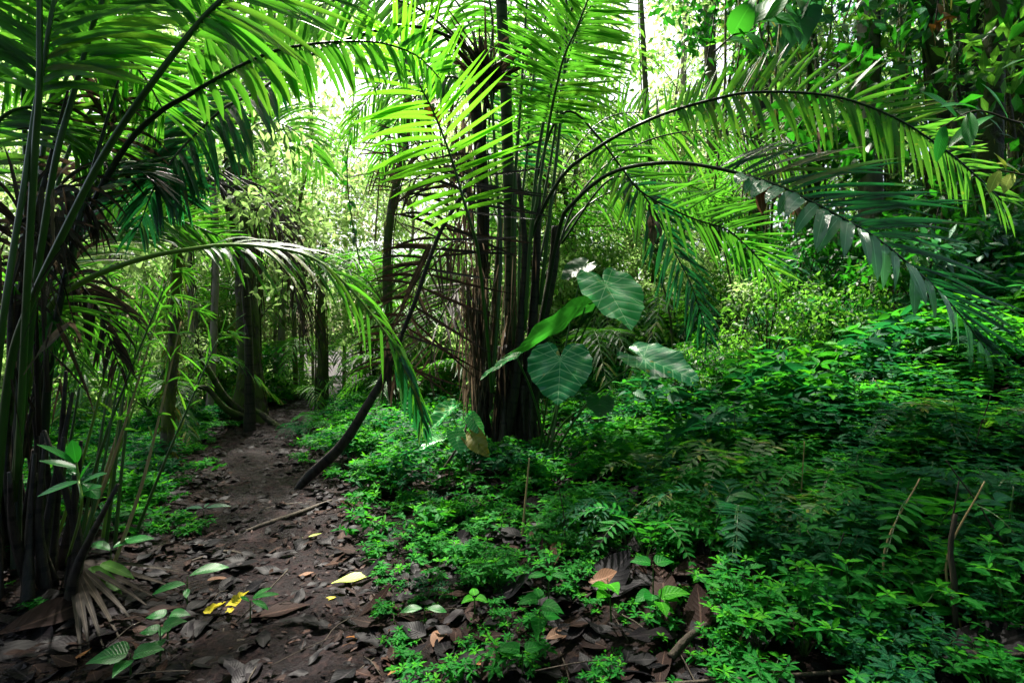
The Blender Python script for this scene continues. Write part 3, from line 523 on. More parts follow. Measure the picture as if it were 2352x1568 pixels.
def heart_mat(name, base, vein, trans, tf, spots=None, rough=.3):
    m, nt, nd, lk = new_mat(name); out = nd.new('ShaderNodeOutputMaterial')
    uv = nd.new('ShaderNodeUVMap'); sx = nd.new('ShaderNodeSeparateXYZ'); lk.new(uv.outputs[0], sx.inputs[0])
    px = math_(nd, lk, 'SUBTRACT', sx.outputs[0], .5); ax = math_(nd, lk, 'ABSOLUTE', px)
    ang = math_(nd, lk, 'ARCTAN2', px, sx.outputs[1]); rad = math_(nd, lk, 'POWER', math_(nd, lk, 'ADD', math_(nd, lk, 'MULTIPLY', px, px), math_(nd, lk, 'MULTIPLY', sx.outputs[1], sx.outputs[1])), .5)
    # main radial veins
    s1 = math_(nd, lk, 'ABSOLUTE', math_(nd, lk, 'SINE', math_(nd, lk, 'MULTIPLY', ang, 5.0)))
    v1 = math_(nd, lk, 'LESS_THAN', math_(nd, lk, 'MULTIPLY', s1, rad), .026)
    # side veins
    s2 = math_(nd, lk, 'SINE', math_(nd, lk, 'MULTIPLY', math_(nd, lk, 'SUBTRACT', sx.outputs[1], math_(nd, lk, 'MULTIPLY', ax, .55)), 38.0))
    v2 = math_(nd, lk, 'GREATER_THAN', s2, .88)
    v = math_(nd, lk, 'MAXIMUM', v1, math_(nd, lk, 'MULTIPLY', v2, .7))
    tc = nd.new('ShaderNodeTexCoord'); no = nd.new('ShaderNodeTexNoise'); no.inputs['Scale'].default_value = 14; no.inputs['Detail'].default_value = 5; lk.new(tc.outputs['Object'], no.inputs['Vector'])
    c = mixc(nd, lk, no.outputs[0], tuple(x * .6 for x in base), tuple(x * 1.35 for x in base)); c = mixc(nd, lk, v, c, vein)
    if spots:
        mr = nd.new('ShaderNodeMapRange'); mr.inputs[1].default_value = .66; mr.inputs[2].default_value = .7; n2 = nd.new('ShaderNodeTexNoise'); n2.inputs['Scale'].default_value = 9; n2.inputs['Detail'].default_value = 6; lk.new(tc.outputs['Object'], n2.inputs['Vector']); lk.new(n2.outputs[0], mr.inputs[0])
        c = mixc(nd, lk, mr.outputs[0], c, spots)
    b_ = nd.new('ShaderNodeBump'); b_.inputs['Strength'].default_value = .5; b_.inputs['Distance'].default_value = .006; lk.new(math_(nd, lk, 'ADD', no.outputs[0], math_(nd, lk, 'MULTIPLY', s2, -.5)), b_.inputs['Height'])
    pb = nd.new('ShaderNodeBsdfPrincipled'); pb.inputs['Roughness'].default_value = rough; lk.new(c, pb.inputs['Base Color']); lk.new(b_.outputs[0], pb.inputs['Normal'])
    tb = nd.new('ShaderNodeBsdfTranslucent'); lk.new(mixc(nd, lk, .5, c, trans), tb.inputs[0]); mx = nd.new('ShaderNodeMixShader'); mx.inputs[0].default_value = tf
    lk.new(pb.outputs[0], mx.inputs[1]); lk.new(tb.outputs[0], mx.inputs[2]); lk.new(mx.outputs[0], out.inputs[0]); return m
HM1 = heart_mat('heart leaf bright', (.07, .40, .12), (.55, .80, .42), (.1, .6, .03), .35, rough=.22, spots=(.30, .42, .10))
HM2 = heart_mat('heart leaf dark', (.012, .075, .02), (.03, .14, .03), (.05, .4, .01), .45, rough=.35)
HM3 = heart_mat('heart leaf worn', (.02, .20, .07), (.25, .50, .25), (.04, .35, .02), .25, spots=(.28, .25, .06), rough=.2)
HM4 = heart_mat('heart leaf yellowing', (.20, .18, .02), (.3, .25, .05), (.4, .3, .02), .4, spots=(.08, .03, .01), rough=.4)
hp0 = gr(1250, 1030, 4.3)
hp = empty('giant_leaf_plant', hp0, 'plant with huge heart shaped veined leaves at the foot of the central palm clump', 'plant')
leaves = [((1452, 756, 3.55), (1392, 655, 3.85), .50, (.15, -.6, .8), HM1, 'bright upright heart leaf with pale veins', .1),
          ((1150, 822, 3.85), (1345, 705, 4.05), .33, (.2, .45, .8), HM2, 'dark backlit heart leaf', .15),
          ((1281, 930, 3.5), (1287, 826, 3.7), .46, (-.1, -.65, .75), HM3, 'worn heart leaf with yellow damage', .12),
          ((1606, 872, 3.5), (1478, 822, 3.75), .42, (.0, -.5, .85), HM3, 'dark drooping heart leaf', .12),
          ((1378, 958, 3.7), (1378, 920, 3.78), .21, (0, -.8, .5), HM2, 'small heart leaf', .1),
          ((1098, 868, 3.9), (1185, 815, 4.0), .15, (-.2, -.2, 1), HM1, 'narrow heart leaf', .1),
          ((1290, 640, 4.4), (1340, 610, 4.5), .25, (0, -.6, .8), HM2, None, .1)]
for k, (t_, n_, w_, nn, mm, lb, cup) in enumerate(leaves):
    o = W2L(heart_geo(P(*t_), P(*n_), w_, nn, cup=cup, seed=k), hp).obj('leaf_blade', mm, hp)
    if lb: o['label'] = lb
    a_ = P(*n_); b = hp0 + rng.normal(0, .05, 3); mid = (a_ + b) / 2 + np.array([0, .12, .12])
    trunk_part(hp, [b, mid, a_ + (0, .02, 0)], [.012, .009, .006], 'stalk', name='leaf_stalk', lump=0, ns=7, n=16)
sp0 = gr(1075, 1010, 4.3)
sp = empty('arum_plant', sp0, 'small arum plant with glossy folded leaves and one yellowing leaf left of the black stems', 'plant')
for k, (t_, n_, w_, nn, mm, lb) in enumerate([((985, 985, 4.1), (1035, 940, 4.2), .20, (-.3, -.5, .8), HM1, 'glossy leaf'), ((1112, 1000, 4.05), (1088, 962, 4.1), .13, (-.6, -.6, .5), HM1, None), ((1122, 1048, 3.95), (1085, 1000, 4.1), .17, (-.2, -.9, .4), HM4, 'yellowing torn leaf'), ((1060, 1042, 4.0), (1045, 1000, 4.1), .15, (.3, -.8, .3), HM1, None), ((960, 1030, 4.1), (1010, 1010, 4.2), .12, (0, -.3, 1), HM1, None)]):
    o = W2L(heart_geo(P(*t_), P(*n_), w_, nn, cup=.4, seed=k + 9), sp).obj('leaf_blade', mm, sp)
    if lb: o['label'] = lb
    trunk_part(sp, [sp0, (P(*n_) + sp0) / 2 + (0, .03, .06), P(*n_)], [.008, .005], 'stalk_lime', name='leaf_stalk', lump=0, ns=6, n=10)

# ------------------------------------------------------------ herbs
TOOTH = prof_tooth(8)
def herb_geo(h, nb, L, spread, nseg):
    st = rng.bit_generator.state
    g_ = Geo(); sg = Geo(); prof = prof_tooth(nseg) if nseg >= 6 else prof_ovate
    for b in range(nb):
        az = b * 2.4 + rng.uniform(-.4, .4); out = spread * math.sqrt((b + .3) / nb) * rng.uniform(.8, 1.15)
        top = np.array([math.cos(az) * out, math.sin(az) * out, h * (1.05 - .45 * (out / spread) ** 2) * rng.uniform(.85, 1.1)])
        C = spline([np.zeros(3), top * (.35, .35, .6), top], 8); sg.add(*tube(C, np.linspace(.0026, .0012, 8), 4))
        for k in range(3):
            f = 1 - k * .16; i = min(int(f * 7), 6); p = C[i] + (C[i + 1] - C[i]) * (f * 7 - i)
            m_ = [5, 4, 3][k]; aa = rng.uniform(0, 6.28) + np.arange(m_) * (6.28 / m_) + rng.normal(0, .25, m_)
            D = np.stack([np.cos(aa), np.sin(aa), np.full(m_, [.35, .12, .0][k])], -1) + rvec(m_, .28 if nseg == 4 else .12)
            LL = L * [.6, 1.0, .9][k] * rng.uniform(.75, 1.15, m_)
            g_.add(*ribbons(np.repeat(p[None], m_, 0) + D * .004, D, np.array([0, 0, 1.]) + rvec(m_, .45 if nseg == 4 else .25), LL, LL * .38, prof=prof, n=nseg, droop=.35, fold=.25, tw=rng.normal(0, .25, m_)), m=1 if (k == 0 and rng.uniform() < .6) else 0)
    return g_, sg
herbs = []; herbs_lo = []
for i, (h, nb, L, sp_, mt) in enumerate([(.22, 9, .07, .20, 'herb'), (.28, 10, .075, .22, 'herb'), (.18, 8, .065, .18, 'herb'), (.32, 10, .08, .22, 'herb_cool'), (.22, 9, .07, .2, 'herb_cool'), (.09, 4, .055, .09, 'herb'), (.06, 3, .045, .06, 'herb'), (.13, 6, .055, .13, 'herb')]):
    lg, sg = herb_geo(h, nb, L, sp_, 8); herbs.append((lg, sg, mt)); herbs_lo.append((herb_geo(h, nb, L * 1.15, sp_, 4)[0], None, mt))
herb_me = [(a_.mesh('leaves', [M[m_], M['herb_lime' if m_ == 'herb' else 'herb']]), b.mesh('stems', M['stalk'])) for a_, b, m_ in herbs]
def in_view(x, y, z, pad=120):
    u = 1176 + x / y * 1176; v = 784 - (z - CAM_H) / y * 1176
    return (u > -pad) & (u < 2352 + pad) & (v < 1568 + pad * 1.5) & (y > .9)
def dens(x, y):
    """how thick the herb carpet grows"""
    r = x - xpath(y) - pathw(y); l = xpath(y) - pathw(y) - x
    u = 1176 + x / y * 1176
    d = np.zeros_like(x)
    d = np.where(r > .05, np.clip((r - .05) / .6, .35, 1), d)
    d = np.where(l > .05, np.clip((l - .05) / .35, .3, .95), d)
    front = np.clip((y - 1.9) / 1.6, 0, 1); lane = np.clip((u - 1350) / 700, 0, 1)
    d = d * np.where((x > xpath(y)), np.maximum(.85 + .15 * front, lane), 1)
    near_left = (l > 0) & (y < 3.2); d = np.where(near_left, .05, d)
    d = np.where((u > 1080) & (u < 1700) & (y > 3.3) & (y < 5.8), d * .85, d)
    trunk = np.hypot(x - c0[0], (y - c0[1])); d = np.where((trunk < .55), 0, d)
    patch = .5 + .5 * _hash_noise(x * 1.7 + 4, y * 1.7); near = np.clip((3.4 - y) / 1.0, 0, 1) * (x > xpath(y)) * (u < 2400) * .55
    d = d * np.clip(near + .02 + 1.25 * (.5 + .5 * _hash_noise(x * 3.3, y * 3.1 + 2)) * .5 + .62 * patch, .03, 1)
    return d
cand = rng.uniform((-9, 1.2), (11, 13), (26000, 2)); X_, Y_ = cand[:, 0], cand[:, 1]; Z_ = H(X_, Y_)
keep = in_view(X_, Y_, Z_) & (rng.uniform(0, 1, len(X_)) < dens(X_, Y_))
X_, Y_, Z_ = X_[keep], Y_[keep], Z_[keep]; order = np.argsort(np.hypot(X_, Y_)); X_, Y_, Z_ = X_[order], Y_[order], Z_[order]
ex = rng.uniform((-1.2, 1.35), (2.2, 3.4), (520, 2)); X2, Y2 = ex[:, 0], ex[:, 1]; Z2 = H(X2, Y2)
k2 = in_view(X2, Y2, Z2) & (X2 - xpath(Y2) - pathw(Y2) > .04) & (rng.uniform(0, 1, len(X2)) < .35 + .5 * (_hash_noise(X2 * 2.3 + 1, Y2 * 2.1) > -.1))
# thin out the far part (they overlap), near part too
keep = rng.uniform(0, 1, len(X_)) < np.clip(.50 + .02 * Y_, 0, 1); X_, Y_, Z_ = X_[keep], Y_[keep], Z_[keep]
X_, Y_, Z_ = np.concatenate([X2[k2], X_]), np.concatenate([Y2[k2], Y_]), np.concatenate([Z2[k2], Z_]); order = np.argsort(np.hypot(X_, Y_)); X_, Y_, Z_ = X_[order], Y_[order], Z_[order]
print('herbs', len(X_))
mass = Geo(); massm = Geo()
NIND = 295
for i, (x, y, z) in enumerate(zip(X_, Y_, Z_)):
    u = 1176 + x / y * 1176; rsl = x - xpath(y)
    if y < 2.3 and u < 1700: v_ = rng.choice([5, 6, 7], p=[.42, .43, .15])
    elif rsl > 0 and y < 3.9 and u < 1500: v_ = rng.choice([2, 5, 6, 7])
    elif rsl > 0 and (y > 3 or u > 1700): v_ = rng.choice([0, 1, 2, 3, 4, 7], p=[.2, .17, .15, .16, .2, .12])
    elif rsl > 0: v_ = rng.choice([0, 2, 5, 7], p=[.2, .3, .25, .25])
    else: v_ = rng.choice([2, 4, 5, 7], p=[.3, .3, .2, .2])
    if abs(rsl) < pathw(y) + .45: v_ = rng.choice([5, 6, 7])
    s = rng.uniform(.55, 1.3) * (1.65 if (u > 1400 and y > 3.2 and rng.uniform() < .16) else (.75 if y < 2.8 else 1)); a_ = rng.uniform(0, 6.28)
    if i < NIND:
        e = empty('leafy_herb', (x, y, z - .01), None, 'herb', 'leafy herbs covering the forest floor', a_); e.scale = (s, s, s)
        e['label'] = 'low toothed leafy herb growing in the dark leaf litter' if v_ in (5, 6) else 'bushy green herb with pointed toothed leaf rosettes on the slope'
        lo = bpy.data.objects.new('leaves', herb_me[v_][0]); so_ = bpy.data.objects.new('stems', herb_me[v_][1])
        for o in (lo, so_): COL.objects.link(o); o.parent = e
    else:
        ca, sa = math.cos(a_) * s, math.sin(a_) * s; Rm = np.array([[ca, -sa, 0], [sa, ca, 0], [0, 0, s]])
        V, F, UV, MI = (herbs if y < 3.2 else herbs_lo)[v_][0].arrays(); off = 0 if herbs[v_][2] == 'herb' else 2
        mass.v.append(V @ Rm.T + (x, y, z - .01)); mass.f.append(F + mass.n); mass.n += len(V); mass.uv.append(UV); mass.m.append(MI + off)
tag(mass.obj('herb_carpet', [M['herb'], M['herb_lime'], M['herb_cool'], M['herb']]), 'dense carpet of green toothed herbs on the slope and path banks', 'undergrowth', kind='stuff')

# ------------------------------------------------------------ litter
def litter(name, n, xs, ys, size, mat, lift=.01, cond=None, tilt=.22, g_=None, m=0, wr=(.25, .6)):
    x = rng.uniform(*xs, n * 3); y = rng.uniform(*ys, n * 3); z = H(x, y); k = in_view(x, y, z)
    if cond is not None: k &= cond(x, y)
    w = rng.uniform(0, 1, len(x)) < np.clip(2.6 / y, .15, 1) ; k &= w
    x, y, z = x[k][:n], y[k][:n], z[k][:n]; m_ = len(x); az = rng.uniform(0, 6.28, m_)
    L = rng.uniform(*size, m_) * rng.uniform(.5, 1, m_)
    D = np.stack([np.cos(az), np.sin(az), rng.normal(0, .12, m_)], -1)
    g_ = g_ or Geo(); g_.add(*ribbons(np.stack([x, y, z + lift + rng.uniform(0, .015, m_)], -1), D, np.array([0, 0, 1.]) + rvec(m_, tilt), L, L * rng.uniform(*wr, m_), prof=prof_ellip if m_ % 2 else prof_ovate, n=7 if tilt < .2 else 5, droop=.08, fold=rng.uniform(.0, .3), curl=rng.normal(0, .3, m_), wave=.3), m=m)
    return g_
onp = lambda x, y: np.abs(x - xpath(y)) < pathw(y) + .1
off_ = lambda x, y: np.abs(x - xpath(y)) > pathw(y)
g_ = litter('l', 5200, (-6, 1), (1.2, 9), (.015, .06), None, .014, onp)
g_ = litter('l', 1500, (-6, 1), (1.2, 9), (.08, .2), None, .010, onp, tilt=.07, g_=g_, m=1, wr=(.35, .6))
g_ = litter('l', 700, (-6, 1), (1.2, 9), (.05, .13), None, .016, onp, tilt=.15, g_=g_, m=2)
tag(g_.obj('path_litter', [M['litter'], M['wetblack'], M['brown']]), 'small damp brown and purple leaf scraps covering the muddy path', 'leaf litter', kind='stuff')
g_ = litter('l', 8000, (-6, 7), (1.2, 8), (.02, .09), None, .01, off_)
g_ = litter('l', 3500, (-6, 7), (1.2, 8), (.1, .22), None, .012, off_, tilt=.16, g_=g_, m=1, wr=(.35, .6))
g_ = litter('l', 1500, (-6, 7), (1.2, 8), (.08, .22), None, .014, off_, tilt=.2, g_=g_, m=2, wr=(.3, .5))
tag(g_.obj('leaf_litter', [M['litter_dark'], M['wetblack'], M['brown']]), 'dark damp leaf litter between the herbs', 'leaf litter', kind='stuff')
g_ = Geo()
for i in range(260):
    y = rng.uniform(1.4, 6); x = rng.uniform(-1.1, 1.1) * y
    z = float(H(x, y)) + .02; az = rng.uniform(0, 6.28); L = rng.uniform(.05, .35); d = np.array([math.cos(az), math.sin(az), rng.normal(0, .12)]) * L
    g_.add(*tube(spline([np.array([x, y, z]), np.array([x, y, z + .01]) + d / 2 + rng.normal(0, .01, 3), np.array([x, y, z]) + d], 6), rng.uniform(.001, .0035), 4))
tag(g_.obj('twig_litter', M['twig']), 'scattered thin twigs and rootlets on the forest floor', 'twigs', kind='stuff')

g_ = Geo(); k = 9000; uu = rng.uniform(900, 2000, k); vv = rng.uniform(1120, 1640, k); yy = 1.3 * 1176 / (vv - 784) * .97; xx = (uu - 1176) / 1176 * yy; zz = H(xx, yy)
ok = (_hash_noise(xx * 3.1 + 2, yy * 3.3) > .35) & (xx - xpath(yy) > pathw(yy)); xx, yy, zz = xx[ok], yy[ok], zz[ok]; k = len(xx)
g_.add(*ribbons(np.stack([xx, yy, zz + .012], -1), rvec(k) + (0, 0, .8), rvec(k, .5) + (0, 0, .6), rng.uniform(.008, .022, k), rng.uniform(.005, .012, k), prof=prof_ovate, n=2, droop=.3))
tag(g_.obj('moss_mat', [M['herb']]), 'patches of tiny bright moss between the dead leaves', 'moss', kind='stuff')
# named fallen leaves: (u, v, heading deg in ground plane, length, width ratio, material, label, tilt)
def leaf_at(name, u, v, hd, L, wr, mat, label, cat='fallen leaf', prof=prof_ellip, tilt=0.0, curl=.3, group=None, lift=.02, fold=.18, n=14):
    p = G(u, v); h = R(hd); D = np.array([math.cos(h), math.sin(h), 0])
    e = .1; gxn = float(H(p[0] + e, p[1]) - H(p[0] - e, p[1])) / (2 * e); gyn = float(H(p[0], p[1] + e) - H(p[0], p[1] - e)) / (2 * e)
    N = norm(np.array([-gxn, -gyn, 1])); D = norm(D - (D @ N) * N + N * tilt)
    g_ = Geo(); g_.add(*ribbons([-D * L / 2], D, N + rng.normal(0, .12, 3), L, L * wr, prof=prof, n=n, droop=.05, fold=fold, curl=curl * rng.choice([-1, 1]), wave=.12))
    o = g_.obj(name, M[mat], loc=p + N * (lift + abs(tilt) * L * .5)); return tag(o, label, cat, group)
F = 'fallen_leaf'
leaf_at(F, 812, 1348, 12, .21, .5, 'yellowgreen', 'pale yellow green leaf lying flat on the mud near the middle of the path', lift=.045, curl=.05)
leaf_at(F, 715, 1240, 20, .13, .22, 'yellowgreen', 'thin yellowish sprig lying across the far part of the muddy path', fold=.4)
leaf_at(F, 757, 1386, 10, .06, .5, 'yellow', 'small torn yellow leaf just below the pale yellow green leaf')
leaf_at(F, 1010, 1468, 80, .15, .42, 'tan', 'speckled tan oval leaf at the right edge of the near path')
leaf_at(F, 922, 1545, 40, .11, .28, 'orange', 'narrow orange brown leaf at the bottom edge of the path')
leaf_at(F, 820, 1470, 15, .09, .5, 'orange', 'crumpled orange leaf on the bare mud of the near path', curl=.8)
leaf_at(F, 1283, 1465, 20, .10, .55, 'tan', 'rusty brown leaf lying beside the moss below the seedlings')
leaf_at(F, 1120, 1530, 10, .08, .4, 'orange', 'short brown leaf lying below the rusty one')
leaf_at(F, 1282, 1295, 75, .19, .34, 'tan', 'curled tan leaf standing on edge above black leaves', tilt=.7, curl=.8, fold=.6)
leaf_at(F, 1242, 1312, 60, .18, .2, 'brown', 'dark strip of leaf leaning beside the curled tan leaf', tilt=.5, curl=.5, fold=.6)
leaf_at(F, 1398, 1216, 15, .09, .45, 'orange', 'orange leaf tip poking out beside the black leaves uphill')
leaf_at(F, 1395, 1362, -10, .14, .6, 'tan', 'ragged tan leaf lying on a crumpled black leaf', lift=.06, curl=.7)
leaf_at(F, 1700, 1515, -25, .12, .36, 'tan', 'pale curled leaf near the bottom with a cupped white underside', curl=1.2)
leaf_at(F, 2100, 1385, -12, .25, .38, 'big', 'large green fallen leaf among the brown leaves on the right slope', lift=.05)
leaf_at(F, 1640, 1308, 5, .36, .36, 'brown', 'long grey brown ribbed leaf lying across the slope', lift=.04)
leaf_at(F, 1985, 1415, -30, .36, .42, 'brown', 'broad dark brown ribbed leaf on the right slope', lift=.04)
leaf_at(F, 1850, 1440, -40, .34, .42, 'brown', 'dark ribbed leaf left of the broad brown leaf', lift=.03)
leaf_at(F, 1530, 1380, 75, .32, .36, 'brown', 'upright pointing brown ribbed leaf beside the heart seedling', lift=.03, tilt=.15)
leaf_at(F, 1760, 1360, 70, .25, .5, 'brown', 'short brown ribbed leaf tucked under herbs')
leaf_at(F, 2260, 1520, -20, .3, .5, 'wetblack', 'bluish black leaf in the lower right corner')
leaf_at(F, 1880, 1350, 10, .2, .6, 'wetblack', 'crumpled bluish leaf above the broad brown leaf', curl=1, lift=.04)
leaf_at(F, 640, 1415, 20, .28, .42, 'brown', 'large brown ribbed leaf pressed into the path mud', lift=.02, curl=.1)
leaf_at(F, 550, 1310, 10, .2, .5, 'wetblack', 'dark flat leaf on the left side of the path')
leaf_at(F, 500, 1530, 10, .2, .5, 'wetblack', 'ribbed bluish black leaf behind the heart seedlings', curl=.7)
leaf_at(F, 500, 1445, 0, .17, .45, 'wetblack', 'bluish dark leaf under the yellow leaf')
leaf_at(F, 120, 1430, 60, .36, .5, 'brown', 'big ribbed brown leaf in the dark lower left corner')
leaf_at(F, 500, 1335, 35, .10, .5, 'tan', 'pinkish tan leaf beside the dark green seedling')
leaf_at(F, 700, 1330, 15, .10, .5, 'tan', 'small pinkish brown leaf in the middle of the path')
leaf_at(F, 610, 1155, 10, .18, .4, 'wetblack', 'purple grey leaf on the path beyond the fallen frond butt')
leaf_at(F, 185, 1520, 70, .08, .3, 'orange', 'small orange leaf on the dead sheath in the left corner')
for k, (u, v, hd, L, wr, m_) in enumerate([(1060, 1255, 70, .2, .5, 'wetblack'), (1130, 1310, 10, .26, .5, 'wetblack'), (1190, 1370, -10, .25, .5, 'wetblack'), (1330, 1200, 10, .28, .45, 'wetblack'), (1440, 1165, 30, .26, .4, 'wetblack'), (1410, 1340, 30, .26, .7, 'wetblack'),
                                        (1000, 1170, 20, .2, .5, 'wetblack'), (930, 1180, -10, .16, .5, 'wetblack'), (1560, 1250, 0, .24, .5, 'wetblack'), (1660, 1225, -15, .22, .5, 'wetblack'), (1480, 1530, 10, .26, .6, 'wetblack'), (1230, 1480, 60, .18, .4, 'wetblack'), (1130, 1540, 70, .16, .4, 'brown'),
                                        (1380, 1270, -20, .3, .5, 'wetblack'), (1200, 1190, 0, .2, .5, 'wetblack'), (870, 1400, 40, .2, .35, 'brown'), (960, 1420, -10, .22, .5, 'brown'), (850, 1330, 45, .2, .35, 'wetblack'), (1620, 1440, 60, .24, .45, 'brown'), (1750, 1480, 20, .22, .5, 'wetblack'), (2080, 1300, 20, .2, .5, 'wetblack'), (1820, 1180, 30, .2, .6, 'wetblack'), (240, 1480, 30, .25, .4, 'brown'), (60, 1500, 10, .3, .5, 'wetblack')]):
    leaf_at(F, u, v, hd, L, wr, m_, 'wet blackened leaf lying in the litter among small herbs' if m_ == 'wetblack' else 'dull brown leaf flattened into the damp litter', curl=.7, group='old dark leaves on the forest floor')
# ragged yellow leaf
yl = empty('yellow_leaf', G(515, 1415), 'ragged bright yellow curled leaf lying at the left edge of the path', 'fallen leaf')
g_ = Geo()
g_.add(*ribbons([(-.10, 0, .02), (0, .01, .04), (.03, 0, .04)], [(1, .1, .1), (.9, .4, .2), (.4, -.8, -.2)], [(0, -.3, 1)] * 3, [.12, .12, .07], [.05, .06, .04], prof=TOOTH, n=8, fold=.4, wave=.5, curl=.6))
g_.obj('blade', M['yellow'], yl)
# dead palm sheath in the left corner
ds = empty('dead_palm_sheath', G(300, 1400), 'grey dried palm sheath with splayed blades lying in the lower left beside the path', 'dead palm leaf')
b = G(165, 1330) + (0, 0, .08); g_ = Geo()
tips = [(420, 1340), (400, 1375), (350, 1395), (330, 1410), (300, 1440), (270, 1470), (235, 1490), (205, 1500), (185, 1510)]
B = np.array([b] * len(tips)); Tt = np.array([G(*t_) + (0, 0, .01) for t_ in tips]); D = Tt - B; Ld = np.linalg.norm(D, axis=1)
g_.add(*ribbons(B, D + (0, 0, .12), [(0, -.3, 1)] * len(tips), Ld * 1.03, .035, prof=prof_strand, n=8, droop=.25, fold=.35, wave=.15)); W2L(g_, ds).obj('dry_blade', M['dead'], ds)
g_ = Geo(); b2 = G(205, 1350) + (0, 0, .1)
g_.add(*ribbons([b2, b2 + (0.02, .05, .0)], [G(330, 1400) + (0, 0, .06) - b2, G(300, 1385) + (0, 0, .12) - b2], [(0, -.5, 1)] * 2, [.26, .24], [.055, .05], prof=prof_leaflet, n=8, droop=.3, fold=.3)); W2L(g_, ds).obj('green_blade', M['palm_lime'], ds)

# sticks
def stick(name, pts, rad, mat, label, cat='stick', group=None):
    p = np.array(pts, float); o0 = p[0].copy(); g_ = Geo(); C = spline(p - o0, 20); g_.add(*tube(C, np.interp(np.linspace(0, 1, 20), np.linspace(0, 1, len(rad)), rad), 7, lump=.12))
    return tag(g_.obj(name, M[mat], loc=o0), label, cat, group)
q = G(1198, 1243); stick('thin_stick', [q - (0, 0, .03), (q + P(1216, 1052, q[1] + .02)) / 2, P(1216, 1052, q[1] + .02)], [.007, .006, .0045], 'tanstick', 'thin tan stick standing upright in the litter below the central palms')
q = G(2195, 1470); stick('thin_stick', [q - (0, 0, .03), P(2192, 1350, q[1]), P(2183, 1260, q[1] + .02), P(2195, 1180, q[1] + .03)], [.008, .008, .006], 'twig', 'knobbly grey brown stick standing among herbs on the right slope')
q = G(1540, 1530); stick('branch', [q + (0, 0, .03), G(1580, 1500) + (0, 0, .05), G(1625, 1475) + (0, 0, .06)], [.015, .013, .01], 'twig', 'short broken branch lying near the bottom among the herbs')
q = G(590, 1225); stick('root', [G(540, 1230) + (0, 0, .0), G(600, 1215) + (0, 0, .02), G(690, 1185) + (0, 0, .025), G(760, 1155) + (0, 0, .02)], [.012, .02, .018, .012], 'twig', 'dark root crossing the muddy path', 'root')
stick('branch', [G(1460, 1590) + (0, 0, .02), G(1900, 1590) + (0, 0, .05), G(2352, 1560) + (0, 0, .06)], [.006, .006, .005], 'twig', 'thin curved twig along the bottom right litter')
stick('branch', [P(1010, 1090, 4.0), P(1060, 1010, 4.1), P(1075, 960, 4.2)], [.01, .01, .008], 'twig', 'dark twig leaning beside the arum plant')
stick('branch', [P(1545, 1400, 2.5) , P(1535, 1300, 2.4), P(1560, 1230, 2.4)], [.003, .003, .002], 'twig', 'wiry brown stem arching over the ribbed brown leaf')

for k, (a_, b_, c_) in enumerate([((560, 1180), (640, 1165), (720, 1150)), ((420, 1290), (520, 1270), (600, 1285)), ((700, 1300), (790, 1275), (860, 1290)), ((520, 1060), (590, 1050), (660, 1062)), ((480, 1500), (560, 1480), (700, 1500))]):
    stick('root', [G(*a_) - (0, 0, .01), G(*b_) + (0, 0, .008), G(*c_) - (0, 0, .01)], [.006, .013, .008], 'twig', ['thin root crossing the path just past the long dark root', 'root surfacing at the left path edge below the pale seedling', 'root surfacing at the right path edge above the pale leaf', 'thin root on the far narrow stretch of the path', 'root half buried in the nearest mud'][k], 'root')
# seedlings
def seedling(u, v, h, spec, mat, label, w=.6, cat='seedling', lean=0.0, prof=prof_heart, group=None):
    p = G(u, v); e = empty('seedling', p, label, cat, group)
    g_ = Geo(); C = spline([np.zeros(3), (lean * .4, 0, h * .6), (lean, 0, h)], 8); g_.add(*tube(C, np.linspace(.004, .0018, 8), 5)); g_.obj('stem', M['stalk'], e)
    for (az, el, L, hh) in spec:
        a_ = R(az); D = np.array([math.cos(a_), math.sin(a_), math.tan(R(el))]); i = int(hh * 7); g_ = Geo()
        g_.add(*ribbons([C[i] + D * .01], D, (0, -.3, 1), L, L * w, prof=prof, n=10, droop=.5, fold=.22, wave=.06)); g_.obj('leaf', M[mat], e)
seedling(300, 1565, .10, [(200, 10, .13, 1), (20, 15, .10, .9), (270, 5, .08, .8)], 'big', 'heart leaved seedling at the bottom left with glossy green leaves', .75)
seedling(368, 1520, .13, [(20, 20, .085, 1), (180, 10, .075, .9), (290, 0, .07, .7), (90, 10, .06, .8)], 'big', 'heart leaved seedling just behind the lowest glossy one', .75)
seedling(385, 1480, .12, [(10, 10, .08, 1), (185, 10, .08, 1), (280, 0, .06, .6)], 'big', 'seedling with a pair of round leaves left of the yellow leaf', .7)
seedling(430, 1400, .16, [(35, 15, .17, 1), (190, 0, .15, .8), (300, 0, .07, .6)], 'big', 'dark green seedling with two broad oval leaves by the dead sheath', .42, prof=prof_ellip)
seedling(575, 1440, .12, [(25, 15, .11, 1), (60, 20, .10, 1), (340, 0, .10, 1), (150, 20, .07, .9)], 'herb', 'small lance leaved seedling rising from the yellow leaf', .28, prof=prof_ellip)
seedling(468, 1215, .14, [(15, 15, .16, 1), (170, 10, .14, 1), (100, 20, .08, 1)], 'bg_blue', 'pale seedling with narrow leaves at the left edge of the path', .3, prof=prof_ellip)
seedling(255, 1320, .14, [(10, 25, .2, 1), (160, 20, .16, .9), (60, 20, .12, 1)], 'big', 'seedling with long green leaves beside the fallen sheath', .35, prof=prof_ellip)
seedling(1240, 1500, .20, [(200, 10, .08, 1), (330, 10, .09, .95), (100, 20, .06, 1), (260, 0, .09, .7), (20, 0, .08, .6)], 'herb', 'tall seedling with broad rounded leaves near the bottom middle', .7)
seedling(1260, 1400, .14, [(185, 10, .08, 1), (350, 10, .08, 1), (270, 20, .06, 1)], 'herb', 'seedling with three pointed leaves above the black leaves', .45, prof=prof_ellip)
